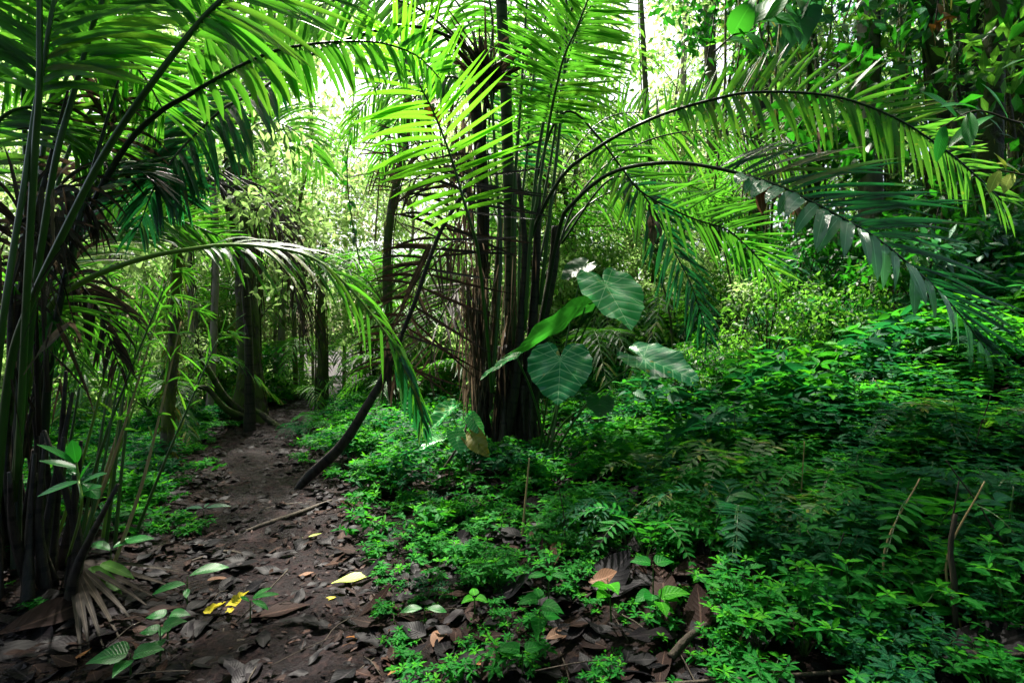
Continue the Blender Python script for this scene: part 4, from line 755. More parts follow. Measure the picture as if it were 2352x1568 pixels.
seedling(975, 1440, .08, [(180, 5, .10, 1), (0, 5, .09, 1)], 'big', 'seedling with one pair of opposite leaves beside the near path', .45, prof=prof_ellip)
seedling(1500, 1400, .18, [(170, 15, .08, 1), (10, 15, .08, 1), (250, 0, .09, .4), (200, 0, .08, .3)], 'herb', 'heart leaved seedling on a pale stem beside the ribbed brown leaf', .75)
seedling(1130, 1185, .10, [(250, 40, .10, 1)], 'herb', 'seedling with a single upright oval leaf', .55, prof=prof_ellip)
seedling(1090, 1420, .09, [(100, 20, .06, 1), (220, 10, .06, 1), (330, 10, .06, 1)], 'herb_lime', 'lime green seedling in the moss left of the black leaves', .7)
seedling(1200, 1560, .1, [(180, 15, .09, 1), (20, 10, .08, 1)], 'herb', 'broad leaved seedling cut by the bottom edge of the view', .6)
for i in range(20):
    u = rng.uniform(1350, 2330); v = rng.uniform(880, 1520)
    k = rng.integers(3, 6); sp_ = [(az, rng.uniform(0, 30), rng.uniform(.05, .11), rng.uniform(.5, 1)) for az in rng.uniform(0, 360, k)]
    seedling(u, v, rng.uniform(.15, .42), sp_, ['big', 'herb', 'herb_cool', 'herb_lime'][i % 4], 'broad leaved seedling standing among the toothed herbs', rng.uniform(.35, .75), prof=prof_heart if i % 2 else prof_ellip, group='broad leaved seedlings among the herbs', lean=rng.normal(0, .04))
for i in range(10):
    u = rng.uniform(1300, 2330); v = rng.uniform(900, 1500); q_ = G(u, v)
    leaf_at('fallen_leaf', u, v, rng.uniform(0, 180), rng.uniform(.06, .12), rng.uniform(.3, .5), ['tan', 'yellow', 'brown', 'orange', 'brown'][i % 5], ['dry tan leaf caught in the herbs', 'yellow leaf caught in the herbs', 'brown leaf caught in the herbs', 'orange leaf caught in the herbs', 'brown leaf caught in the herbs'][i % 5], group='dead leaves caught in the herbs', lift=rng.uniform(.03, .09), curl=.9)
for i in range(14):
    u = rng.uniform(1250, 2330); v = rng.uniform(850, 1500); q_ = G(u, v)
    stick('thin_stick', [q_ - (0, 0, .03), q_ + (rng.normal(0, .03), rng.normal(0, .03), rng.uniform(.15, .22)), q_ + (rng.normal(0, .05), rng.normal(0, .04), rng.uniform(.31, .45))], [.004, .003, .002], 'twig' if i % 3 else 'tanstick', 'thin dead stem poking out of the herbs', group='dead stems among the herbs')
# lance leaved plant in front of the left clump
lp = empty('lance_leaf_plant', G(150, 1300), 'upright plant with bright lance shaped leaves in front of the left palm clump', 'plant')
lp0 = np.array(lp.location); Y = 1.9
trunk_part(lp, [lp0, P(185, 1180, Y), P(180, 1100, Y), P(175, 1060, Y)], [.006, .005, .003], 'stalk_lime', name='stem', lump=0, ns=6)
for (u, v, u2, v2, w_) in [(175, 1065, 85, 1020, .045), (175, 1065, 165, 1010, .05), (180, 1075, 90, 1058, .03), (185, 1110, 245, 1088, .04), (185, 1105, 85, 1140, .045), (190, 1110, 225, 1148, .05), (182, 1090, 150, 1085, .03), (188, 1130, 235, 1120, .035), (185, 1100, 210, 1060, .03)]:
    g_ = Geo(); a_ = P(u, v, Y); b = P(u2, v2, Y - rng.uniform(-.05, .1)); g_.add(*ribbons([a_], b - a_ + (0, 0, .02), (0, -.5, 1), np.linalg.norm(b - a_), w_, prof=prof_ellip, n=8, droop=.25, fold=.2)); W2L(g_, lp).obj('leaf', M['big'], lp)

# small ferns on the bank
def fern_small(u, v, L, n_fr, mat, label, up=.8, dirs=None):
    p = G(u, v); e = empty('fern', p, label, 'fern', 'small ferns on the path bank')
    for k in range(n_fr):
        az = rng.uniform(0, 6.28) if dirs is None else R(dirs[k]); c, s = math.cos(az), math.sin(az)
        pts = [np.zeros(3), np.array([c * L * .25, s * L * .25, L * up * .5]), np.array([c * L * .6, s * L * .6, L * up * .55]), np.array([c * L * .95, s * L * .95, L * up * .3])]
        lg, rg = frond_geo(pts, n=15, ln=L * .2, w=L * .05, r0=.002, r1=.001, start=.15, ang=(80, 50), nrm=(0, 0, 1), droop=.2, seg=3, taper=.2); o = lg.obj('frond', M[mat], e); rg.obj('stalk', M['stalk'], o)
for (u, v) in [(1010, 1165), (960, 1180), (930, 1240), (1090, 1330), (980, 1380), (1420, 1250), (880, 1020), (930, 980), (820, 960), (780, 1000), (850, 940), (760, 940), (990, 960), (740, 990), (690, 1010), (880, 900), (950, 900)]:
    fern_small(u, v, rng.uniform(.14, .2) if v > 1100 else rng.uniform(.35, .6), 4 if v > 1100 else 7, 'herb' if rng.uniform() < .6 else 'herb_cool', 'little green fern growing out of the bank beside the path' if v > 1100 else 'lacy green fern on the bank behind the fallen frond')

for i in range(34):
    fern_small(rng.uniform(1400, 2330), rng.uniform(800, 1300), rng.uniform(.3, .5), 6, ['herb', 'herb_cool', 'palm'][i % 3], 'lacy green fern among the herbs', up=1.0)
# ------------------------------------------------------------ background forest
def leaf_cloud(g_, c, r, k, L, flat=.7, up=.6, wr=.45, n=2, m=0):
    d = norm(rvec(k)) * (rng.uniform(0, 1, k) ** .4)[:, None] * np.array([1, 1, flat]) * r
    g_.add(*ribbons(c + d, rvec(k) + d / r * .8 + (0, 0, -.15), rvec(k, .5) + (0, 0, up), L * rng.uniform(.6, 1.2, k), L * wr * rng.uniform(.7, 1.1, k), prof=prof_ellip, n=n, droop=.4, fold=.2), m=m)
def tree_meshes(hgt, cr, L, mats, seed, nclump=34, per=120, tr=.055, bark='moss_bark', low=.3):
    tg = Geo(); bend = rng.normal(0, .15, 2); C = spline([(0, 0, -.2), (bend[0], bend[1], hgt * .4), (bend[1] * 2, bend[0], hgt * .8), (0, 0, hgt)], 14)
    tg.add(*tube(C, np.linspace(tr, tr * .4, 14), 9, lump=.1)); lg = Geo()
    for i in range(nclump):
        f = rng.uniform(low, 1.05); az = rng.uniform(0, 6.28); rr = cr * rng.uniform(.25, 1) * (1 - .35 * abs(f - .75))
        c = np.array([math.cos(az) * rr, math.sin(az) * rr, hgt * f + rng.normal(0, .2)]); b0 = C[min(13, int(f * 11))]
        tg.add(*tube(spline([b0, (b0 + c) / 2 + (0, 0, .15), c], 6), np.linspace(tr * .3, .008, 6), 5))
        leaf_cloud(lg, c, rng.uniform(.3, .65) * cr * .55, per, L, m=int(rng.uniform() < .35))
    return tg.mesh('trunk', M[bark]), lg.mesh('crown', [M[mats[0]], M[mats[1]]])
TREES = [tree_meshes(7.5, 2.2, .17, ('bg_lime', 'bg_green'), 0, per=80), tree_meshes(6, 1.9, .14, ('bg_green', 'bg_lime'), 1, bark='moss_dark', per=85), tree_meshes(8.5, 2.4, .2, ('bg_green', 'bg_dark'), 2, bark='moss_dark', tr=.08, per=75),
         tree_meshes(5, 1.6, .12, ('bg_lime', 'bg_lime'), 3, nclump=30, per=130, tr=.06, bark='pale_bark'), tree_meshes(7, 2.0, .24, ('bg_dark', 'bg_blue'), 4, nclump=26, per=60, tr=.07, bark='moss_dark'), tree_meshes(6.5, 1.8, .13, ('bg_cream', 'bg_lime'), 5, nclump=30, per=80, tr=.05, bark='pale_bark')]
def shrub_mesh(h, r, L, mats, ncl=16, per=90, wr=.45):
    lg, tg = Geo(), Geo()
    for i in range(ncl):
        az = rng.uniform(0, 6.28); rr = r * rng.uniform(0, 1); c = np.array([math.cos(az) * rr, math.sin(az) * rr, h * rng.uniform(.12, 1)])
        tg.add(*tube(spline([(0, 0, -.1), c * (.3, .3, .6), c], 6), np.linspace(.018, .005, 6), 4)); leaf_cloud(lg, c, rng.uniform(.25, .5) * r, per, L, m=int(rng.uniform() < .3), wr=wr)
    return tg.mesh('stems', M['twig']), lg.mesh('foliage', [M[mats[0]], M[mats[1]]])
SHRUBS = [shrub_mesh(1.8, .9, .11, ('bg_green', 'bg_lime')), shrub_mesh(1.3, .9, .16, ('bg_green', 'bg_blue')), shrub_mesh(2.6, 1.1, .14, ('bg_lime', 'bg_green'), 22), shrub_mesh(1.5, .9, .12, ('bg_dark', 'bg_green')), shrub_mesh(2.2, 1.0, .2, ('bg_dark', 'bg_blue'), 18, 60)]
BARK_L = {'dark': 'dark trunked', 'pale': 'pale barked'}
def put(name, parts, x, y, s, label, cat, group, z=None, sz=None):
    e = empty(name, (x, y, float(H(x, y)) if z is None else z), label, cat, group, rng.uniform(0, 6.28)); e.scale = (s, s, sz or s)
    for pn, me in parts:
        o = bpy.data.objects.new(pn, me); COL.objects.link(o); o.parent = e
    return e
def gap(u, y):     # bearings where the bright sky shows through
    return (1395 < u < 1600) or (620 < u < 700)
LBL = {0: 'yellow green leafy tree in the bright background', 1: 'mid green bushy tree standing in the background', 2: 'tall dark trunked tree with a deep green crown', 3: 'small pale barked tree with fine yellow leaves', 4: 'dark tree with large drooping blue green leaves', 5: 'cream leaved tree'}
nt_ = 0
for i in range(900):
    y = rng.uniform(8.5, 24); u = rng.uniform(-200, 2560); x = (u - 1176) / 1176 * y
    if abs(x - xpath(y)) < .9: continue
    if gap(u, y) and rng.uniform() < .9: continue
    if (200 < u < 480 or 620 < u < 900) and rng.uniform() < .35: continue
    if u > 1700 and y < 15 and rng.uniform() < .3: continue
    if nt_ >= 54: break
    if u < 900: v_ = rng.choice([0, 1, 3, 5], p=[.3, .08, .37, .25])
    elif u < 1720: v_ = rng.choice([0, 1, 3, 5], p=[.25, .1, .25, .4])
    else: v_ = rng.choice([0, 1, 2, 3, 4, 5], p=[.25, .2, .1, .2, .1, .15])
    put('tree', [('trunk', TREES[v_][0]), ('crown', TREES[v_][1])], x, y, rng.uniform(.75, 1.15), LBL[v_], 'tree', 'forest trees behind the palms'); nt_ += 1
for u, y, v_ in [(690, 13, 3), (790, 14, 5), (880, 13, 3), (600, 14, 3), (720, 15, 5), (930, 11.5, 3), (1020, 12.5, 0), (1450, 13, 3), (1560, 12, 5), (1620, 14, 0), (1350, 12, 3), (1240, 13, 5), (330, 11, 3), (430, 13, 0), (1520, 16, 3)]:
    put('tree', [('trunk', TREES[v_][0]), ('crown', TREES[v_][1])], (u - 1176) / 1176 * y, y, rng.uniform(.9, 1.2), LBL[v_], 'tree', 'forest trees behind the palms')
SL = ['green small leaved shrub in the undergrowth', 'broad leaved shrub with some silvery leaves', 'tall yellow green shrub lit from behind', 'dark green shrub in the shade', 'large leaved dark shrub on the slope']
ns_ = 0
for i in range(900):
    y = rng.uniform(6.3, 17); u = rng.uniform(-150, 2500); x = (u - 1176) / 1176 * y
    if abs(x - xpath(y)) < 1.1 or ns_ >= 140: continue
    if 480 < u < 900 and y < 9: continue
    if 180 < u < 480 and rng.uniform() < .6: continue
    if u < 1300: v_ = rng.choice([0, 1, 2, 3], p=[.35, .2, .35, .1])
    elif u < 1700: v_ = rng.choice([0, 1, 2, 3, 4], p=[.3, .2, .2, .15, .15])
    else: v_ = rng.choice([0, 1, 3, 4], p=[.2, .2, .35, .25])
    put('shrub', [('stems', SHRUBS[v_][0]), ('foliage', SHRUBS[v_][1])], x, y, rng.uniform(.6, 1.05) * (.8 if y < 8 else 1), SL[v_], 'shrub', 'shrubs of the forest undergrowth'); ns_ += 1
for i in range(44):
    y = rng.uniform(4.3, 8.4); u = rng.uniform(1480, 2400); x = (u - 1176) / 1176 * y; v_ = [0, 3, 4, 3, 1][i % 5]
    put('shrub', [('stems', SHRUBS[v_][0]), ('foliage', SHRUBS[v_][1])], x, y, rng.uniform(.32, .62), SL[v_], 'shrub', 'shrubs of the forest undergrowth')
print('trees', nt_, 'shrubs', ns_)

# individually placed trunks
def tree_at(pts, rad, mat, label, crown=None, name='tree', moss=0, vines=0, cat='tree'):
    p = np.array(pts, float); b = p[0].copy(); b[2] = float(H(b[0], b[1])); e = empty(name, b, label, cat)
    p[0] = b - (0, 0, .15); trunk_part(e, p, rad, mat, ns=14, lump=.12, n=50)
    if moss:
        g_ = Geo(); C = spline(p, 60); k = moss; g_.add(*tube(C, np.interp(np.linspace(0, 1, 60), np.linspace(0, 1, len(rad)), rad) * .6, 5)); i = rng.integers(0, 59, k); a_ = rng.uniform(0, 6.28, k); r_ = np.interp(i / 59, np.linspace(0, 1, len(rad)), rad)
        q = C[i] + np.stack([np.cos(a_) * r_, np.sin(a_) * r_, rng.uniform(-.1, .1, k)], -1)
        g_.add(*ribbons(q, np.stack([np.cos(a_), np.sin(a_), np.full(k, -.8)], -1), rvec(k), rng.uniform(.05, .16, k), rng.uniform(.012, .03, k), prof=prof_strand, n=3, droop=1.5, tw=rng.normal(0, 1, k))); W2L(g_, e).obj('moss', M['moss'], e)
    if crown is not None:
        o = bpy.data.objects.new('crown', TREES[crown][1]); COL.objects.link(o); o.parent = e; o.location = (p[-1] - b) - np.array([0, 0, 5.0])
    for k in range(vines):
        g_ = Geo(); a_ = rng.uniform(0, 6.28); C = spline(p, 30); r_ = np.interp(np.linspace(0, 1, 30), np.linspace(0, 1, len(rad)), rad) + .02
        th = a_ + np.linspace(0, rng.normal(0, 2.5), 30); V = C + np.stack([np.cos(th) * r_, np.sin(th) * r_, np.zeros(30)], -1)
        g_.add(*tube(V, rng.uniform(.008, .02), 5)); W2L(g_, e).obj('vine', M['moss_dark'], e)
    return e
tree_at(PP([(575, 975, 8.2), (572, 850, 8.2), (568, 700, 8.2), (562, 560, 8.2), (545, 400, 8.2), (530, 250, 8.2), (520, 0, 8.2)]), [.30, .17, .16, .15, .14, .13, .12], 'moss_dark', 'thick dark mossy tree at the bend of the path', crown=1, moss=260, vines=5)
tree_at(PP([(380, 1080, 5.2), (388, 950, 5.2), (398, 800, 5.2), (405, 650, 5.25), (420, 500, 5.3), (450, 300, 5.4), (470, 100, 5.5), (480, -100, 5.6)]), [.075, .055, .05, .048, .045, .04, .035], 'moss_bark', 'slender mossy trunk standing left of the path', crown=3, moss=320)
tree_at(PP([(1735, 760, 10), (1745, 500, 10), (1750, 300, 10), (1738, 100, 10), (1720, -200, 10)]), [.2, .16, .15, .15], 'black_bark', 'black trunk rising behind the arching right frond', crown=4, moss=60, vines=2)
tree_at(PP([(2000, 700, 6.8), (2000, 400, 6.8), (1995, 150, 6.8), (1998, -100, 6.8), (2000, -300, 6.8)]), [.15, .13, .13, .12], 'pale_bark', 'pink grey mottled trunk with moss in the upper right', crown=2, moss=300, vines=2)
tree_at(PP([(1640, 700, 11), (1640, 400, 11), (1630, 100, 11), (1630, -200, 11)]), [.15, .13, .12, .12], 'moss_bark', 'mossy pale trunk beside the sky gap', crown=0, moss=300)
for k, (u, Y, r_, m_, lb) in enumerate([(1870, 9.5, .09, 'moss_dark', 'thin dark trunk left of the mottled trunk'), (2130, 8.0, .12, 'moss_dark', 'dark vine wrapped trunk right of the mottled trunk'), (2210, 9.0, .14, 'black_bark', 'dark thick trunk near the right edge'), (2290, 7.5, .12, 'moss_dark', 'crooked mossy trunk at the far right edge'), (2060, 10.5, .1, 'moss_bark', 'distant mossy trunk in the upper right'), (2345, 9, .16, 'moss_dark', 'broad dark trunk cut by the right edge'), (1560, 14, .09, 'pale_bark', 'pale distant trunk in the sky gap'),
                                       (895, 8.5, .07, 'moss_dark', 'slim dark trunk behind the dead brown leaflets'), (640, 12, .07, 'pale_bark', 'pale slim trunk beyond the dark mossy tree'), (480, 9, .05, 'pale_bark', 'thin pale trunk left of the dark mossy tree'), (300, 8.5, .07, 'moss_dark', 'thin dark trunk behind the cane thicket'), (1480, 9, .05, 'moss_bark', 'thin mossy trunk right of the palms'), (1340, 10, .05, 'pale_bark', 'pale thin trunk behind the right fronds')]):
    Y = Y * (.78 if u > 1700 else 1)
    tree_at([P(u, 784, Y), P(u + rng.normal(0, 15), 550, Y), P(u + rng.normal(0, 22), 250, Y), P(u + rng.normal(0, 25), -100, Y)], [r_ * 1.3, r_, r_ * .95, r_ * .8], m_, lb, moss=160, vines=2 if u > 1700 else 1, crown=[2, 4, 1][k % 3] if (u > 1800 and k % 2) else None)
for k, (u, Y, r_) in enumerate([(360, 7.5, .03), (440, 8, .035), (250, 8, .03), (680, 11, .04)]):
    tree_at([P(u, 784, Y), P(u + rng.normal(0, 25), 550, Y), P(u + rng.normal(0, 40), 250, Y), P(u + rng.normal(0, 50), -100, Y)], [r_ * 1.3, r_, r_ * .95, r_ * .8], 'pale_bark' if k % 3 else 'moss_bark', 'slim pale trunk in the sunlit forest beyond the path', moss=60)
tree_at(PP([(742, 900, 10), (740, 800, 10), (738, 700, 10), (745, 560, 10)]), [.13, .09, .08, .05], 'moss_dark', 'short mossy trunk beyond the bend of the path', moss=260, vines=3)
# twisted roots at the dark tree
for k, a_ in enumerate([[(575, 960, 8), (520, 915, 7.8), (480, 850, 7.7), (455, 800, 7.7), (450, 700, 7.8)], [(580, 965, 8), (520, 940, 7.7), (470, 890, 7.6), (400, 905, 7.5)], [(640, 985, 7.8), (600, 950, 7.9), (560, 930, 7.9)]]):
    stick('twisted_root', PP(a_), [.06, .05, .035, .02], 'moss_dark', ['dark twisted liana rising left of the mossy tree', 'crooked low branch reaching left from the mossy tree foot', 'stubby root at the right foot of the mossy tree'][k], 'root')

# palm with skirt of dead fronds at the dark tree
sk = empty('skirted_palm', gr(520, 960, 6.6), 'palm with a hanging skirt of long black dead leaflets over the path bend', 'palm')
trunk_part(sk, [gr(572, 985, 7.4)] + PP([(574, 900, 7.4), (566, 700, 7.3), (545, 560, 7.0), (510, 420, 6.6)]), [.09, .06, .05, .05], 'black_bark')
for i in range(13):
    e1 = rng.uniform(-1, 1); end = P(650 + 80 * e1 + rng.normal(0, 15), rng.uniform(640, 800), rng.uniform(5.2, 6.4)) if i < 9 else P(430 + rng.normal(0, 30), rng.uniform(650, 820), rng.uniform(5.5, 6.5))
    s0 = P(490 + rng.normal(0, 20), 385 + rng.normal(0, 12), 6.2); md = s0 * .45 + end * .55 + np.array([.15 if i < 9 else -.2, 0, .35])
    add_frond(sk, [s0, md, end], 'dead_dark' if i % 3 else 'dead', 'black_bark', name='dead_frond', n=11, ln=.75, w=.02, r0=.014, r1=.005, start=.2, ang=(20, 10), nrm=(rng.normal(0, .5), -1, .2), droop=.5, lift=.02, jit=.10, gap=.3)
for pts in ([(500, 400, 6.5), (470, 330, 6.5), (400, 330, 6.4), (330, 420, 6.3)], [(510, 400, 6.5), (560, 300, 6.6), (660, 290, 6.7), (740, 380, 6.8)], [(500, 400, 6.5), (480, 260, 6.6), (420, 180, 6.6), (330, 200, 6.5)]):
    add_frond(sk, PP(pts), 'palm', 'stalk', n=28, ln=.8, w=.045, r0=.02, r1=.004, start=.2, ang=(65, 35), nrm=(0, -1, .5), droop=1.2)

# small background palms
def palm_proto(nf, L, h, mat, ll, tr=.04):
    e = empty('small_palm', (0, 0, 0)); 
    if h > .1:
        g_ = Geo(); g_.add(*tube(spline([(0, 0, -.1), (.03, 0, h * .5), (0, .02, h)], 8), np.linspace(tr, tr * .8, 8), 8, lump=.1)); g_.obj('trunk', M['ring_bark'], e)
    for k in range(nf):
        az = k * 2.4 + rng.normal(0, .2); c, s = math.cos(az), math.sin(az); up = rng.uniform(.35, 1.0)
        pts = [np.array([0, 0, h]), np.array([c * L * .25, s * L * .25, h + L * .42 * up]), np.array([c * L * .6, s * L * .6, h + L * .5 * up]), np.array([c * L * .95, s * L * .95, h + L * (.5 * up - .35)])]
        lg, rg = frond_geo(pts, n=26, ln=ll, w=.04, r0=.014, r1=.003, start=.18, ang=(65, 35), nrm=(0, 0, 1), droop=.8, seg=4, lift=.2); o = lg.obj('frond', M[mat], e); rg.obj('stalk', M['stalk'], o)
    return e
protos = [palm_proto(11, 2.0, .9, 'palm_lime', .5), palm_proto(12, 1.8, .3, 'palm', .45), palm_proto(11, 2.3, 2.2, 'palm', .6), palm_proto(9, 1.5, .1, 'palm_lime', .4)]
spots = [(740, 11.5, 0, 'yellow green palm lit from behind above the path bend'), (690, 10.5, 3, 'low bright palm beside the far path'), (960, 8.0, 1, 'green palm behind the dead brown leaflets'), (1010, 9.5, 0, 'bright palm left of the central stems'), (880, 9.5, 2, 'taller palm beyond the path bank'), (1330, 7.5, 1, 'green palm behind the bright heart leaf'), (1420, 9, 0, 'bright palm behind the right hand fronds'), (1560, 8.0, 1, 'palm under the drooping blue green frond'), (1650, 10, 2, 'palm beside the mossy pale trunk'), (1250, 9, 2, 'palm seen between the black stems'),
         (1480, 11.5, 2, 'far palm below the sky gap'), (340, 7.0, 1, 'palm behind the slender mossy trunk'), (450, 11, 2, 'far palm left of the dark mossy tree'), (1850, 8, 2, 'palm on the slope under the arching right frond'), (2250, 6.5, 1, 'palm on the upper right slope'), (640, 14, 2, 'distant palm over the path'), (830, 13, 2, 'distant palm in the bright clearing')]
used = set()
for (u, Y, k, lb) in spots:
    e = protos[k] if k not in used else copy_tree(protos[k]); used.add(k)
    x = (u - 1176) / 1176 * Y; e.location = (x, Y, float(H(x, Y))); e.rotation_euler = (0, 0, rng.uniform(0, 6.28)); s = rng.uniform(.85, 1.15); e.scale = (s, s, s); tag(e, lb, 'palm', 'small palms among the trees')

# hanging vines
for i in range(64):
    if i < 50: u = rng.uniform(1660, 2350); Y = rng.uniform(5.5, 10)
    else: u = rng.uniform(250, 1500); Y = rng.uniform(7, 11)
    top = P(u, -150, Y); bot = P(u + rng.normal(0, 40), rng.uniform(350, 700), Y + rng.normal(0, .5)); bot[2] = max(bot[2], float(H(bot[0], bot[1])))
    pts = [top] + [top + (bot - top) * f + np.array([rng.normal(0, .12), rng.normal(0, .1), 0]) for f in (.25, .5, .75)] + [bot]
    e = empty('hanging_vine', top, 'thin mossy vine hanging in the trees on the right' if i < 50 else 'thin dark vine hanging behind the palms', 'vine', 'vines hanging from the canopy')
    trunk_part(e, pts, [rng.uniform(.008, .022)] * 2, 'moss_dark' if i % 2 else 'moss_bark', name='stem', ns=6, lump=.1, n=24)
    if i % 2 == 0:
        g_ = Geo(); C = spline(pts, 40); k = 90; j = rng.integers(0, 39, k); g_.add(*tube(C, .004, 4)); g_.add(*ribbons(C[j] + rvec(k, .02), rvec(k, .5) + (0, 0, -.8), rvec(k), rng.uniform(.06, .22, k), rng.uniform(.008, .025, k), prof=prof_strand, n=3, droop=1, tw=rng.normal(0, 1, k))); W2L(g_, e).obj('moss', M['moss'], e)
    elif i % 4 == 1:
        g_ = Geo(); C = spline(pts, 40); k = 70; j = rng.integers(0, 39, k); g_.add(*ribbons(C[j], rvec(k, .6) + (0, 0, -.3), rvec(k, .4) + (0, -.4, .8), rng.uniform(.08, .16, k), rng.uniform(.04, .08, k), prof=prof_heart, n=4, droop=.8)); W2L(g_, e).obj('leaves', M['bg_dark'], e)

# branches with broad leaves entering at the upper right
def spray(pts, k, L, w, mat, label, name='leafy_branch', prof=prof_ellip, droop=.7):
    p = np.array(PP(pts)); e = empty(name, p[0], label, 'branch'); trunk_part(e, p, [.012, .006, .003], 'twig', name='twig', ns=6, n=20)
    C = spline(p, 40)
    for q in range(k):
        j = int((q + .5) / k * 30) + 9; s = 1 if q % 2 else -1; T_ = norm(C[min(j + 1, 39)] - C[j - 1]); D = T_ * .6 + np.array([0, -.3, s * .7]) + rng.normal(0, .2, 3); g_ = Geo()
        g_.add(*ribbons([C[j]], D, (rng.normal(0, .3), -.6, .7), L * rng.uniform(.8, 1.15), w, prof=prof, n=9, droop=droop, fold=.2, wave=.1)); W2L(g_, e).obj('leaf', M[mat], e)
spray([(2420, 300, 3.2), (2330, 280, 3.2), (2240, 255, 3.2), (2150, 300, 3.2)], 7, .34, .08, 'big', 'branch with long curving green leaves reaching in at the right edge')
spray([(2420, 420, 3.4), (2340, 400, 3.4), (2290, 390, 3.4)], 5, .2, .07, 'yellowgreen', 'twig with yellowing leaves at the right edge')
spray([(1640, 120, 4.8), (1700, 70, 4.8), (1790, 30, 4.8)], 7, .4, .24, 'herb', 'bright broad leaves hanging near the top by the sky gap', prof=prof_heart)
spray([(1900, -60, 6), (1850, 20, 6), (1790, 80, 6)], 8, .5, .3, 'bg_blue', 'bluish broad leaves hanging at the top right', prof=prof_heart)
spray([(2160, -40, 5), (2150, 40, 5), (2140, 90, 5)], 6, .18, .06, 'orange', 'dead rust coloured leaves hanging in the upper right', droop=1.5)
spray([(1720, 400, 3.9), (1738, 420, 3.9), (1745, 440, 3.9)], 4, .24, .085, 'tan', 'pale brown dead leaves hanging from the lower arching frond', name='dead_leaf_cluster', droop=2.5)
spray([(1810, 440, 3.9), (1815, 460, 3.9), (1816, 470, 3.9)], 2, .16, .06, 'tan', 'single pale dead leaf hanging right of the larger dead cluster', name='dead_leaf_cluster', droop=2.5)
spray([(1870, 270, 5), (1872, 300, 5), (1880, 320, 5)], 3, .22, .12, 'dead_grey', 'whitish dead leaves hanging on a thin stem beneath the upper arching frond', name='dead_leaf_cluster', droop=2.0)
spray([(960, 230, 4.4), (985, 240, 4.4), (1000, 250, 4.4)], 4, .16, .10, 'orange', 'orange brown dead leaf caught behind the lime green frond', name='dead_leaf_cluster', droop=1.2)
spray([(1490, 470, 4.3), (1497, 500, 4.3), (1500, 520, 4.3)], 3, .18, .07, 'dead_grey', 'grey dead leaf curled on the drooping blue green frond', name='dead_leaf_cluster', droop=2)
# wiry bare shrub stems on the right slope
for k, (u, v, u2, v2, Y) in enumerate([(1850, 760, 1830, 640, 5.5), (1720, 830, 1660, 560, 5.0), (1910, 800, 1890, 560, 6), (2010, 740, 2100, 640, 6), (1560, 820, 1500, 600, 5), (1680, 800, 1760, 640, 5)]):
    stick('bare_stem', [gr(u, v + 60, Y), P((u + u2) / 2 + rng.normal(0, 12), (v + v2) / 2, Y), P(u2, v2, Y + .1)], [.016, .01, .005], 'moss_dark', ['short dark snag on the mid slope', 'thin dark stem leaning left behind the heart leaves', 'dark upright stem under the arching frond', 'thin stem leaning right on the upper slope', 'thin stem beside the drooping blue green frond', 'thin stem crossing behind the black snag'][k], 'stem')

# tall herbs on the right that arch over (leaf layers on long stems)
for k, (u, v, u2, v2, Y) in enumerate([(2300, 1080, 1900, 850, 3.0), (2352, 1000, 2080, 830, 3.2), (2340, 1200, 2150, 960, 2.4), (2100, 1050, 1980, 900, 3.4)]):
    e = empty('arching_herb', gr(u, v, Y), ['long herb stem arching left with yellow green leaf tiers near the right edge', 'herb stem with layered pointed leaves above the right slope', 'leafy herb leaning in low at the right edge', 'leafy herb arching in the middle of the right slope'][k], 'herb')
    C = [gr(u, v + 100, Y), P((u + u2) / 2, (v + v2) / 2 - 10, Y), P(u2, v2, Y)]; trunk_part(e, C, [.009, .006, .003], 'stalk', name='stem', ns=6, n=16, lump=0); Cs = spline(C, 40); lg = Geo()
    for q in range(26):
        p = Cs[int(10 + q * 29 / 26)] + rvec(1, .08)[0]; m_ = 6; aa = rng.uniform(0, 6.28) + np.arange(m_) * 1.05; D = np.stack([np.cos(aa), np.sin(aa), np.full(m_, .1)], -1)
        lg.add(*ribbons(np.repeat(p[None], m_, 0), D, (0, 0, 1), rng.uniform(.08, .14, m_), .045, prof=TOOTH, n=8, droop=.5, fold=.2), m=int(q % 3 == 0))
    W2L(lg, e).obj('leaves', [M['herb'], M['herb_lime']], e)

g_ = Geo()
for i in range(1300):
    y = rng.uniform(15, 30); u = rng.uniform(-500, 2850); x = (u - 1176) / 1176 * y; v = 784 - rng.uniform(-.35, 1) * 800 / 1.0 * .98
    z = CAM_H + (784 - v) / 1176 * y
    if z < -1.5: continue
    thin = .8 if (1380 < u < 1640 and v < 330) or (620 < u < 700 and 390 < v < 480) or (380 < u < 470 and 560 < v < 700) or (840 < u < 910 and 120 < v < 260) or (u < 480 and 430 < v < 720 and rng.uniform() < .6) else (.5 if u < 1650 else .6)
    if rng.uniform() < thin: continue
    leaf_cloud(g_, np.array([x, y, z]), rng.uniform(.8, 1.6), 85, .34, n=2, m=(3 if (u < 520 or 1380 < u < 1700) and rng.uniform() < .5 else 0 if rng.uniform() < .75 else 1) if u < 1700 else (1 if rng.uniform() < .8 else 2))  # cream clumps on the left put the sunlit paleness into leaf colour
tag(g_.obj('distant_forest', [M['bg_lime'], M['bg_green'], M['bg_dark'], M['bg_cream']]), 'far mass of sunlit leaves closing off the view', 'forest', kind='stuff')
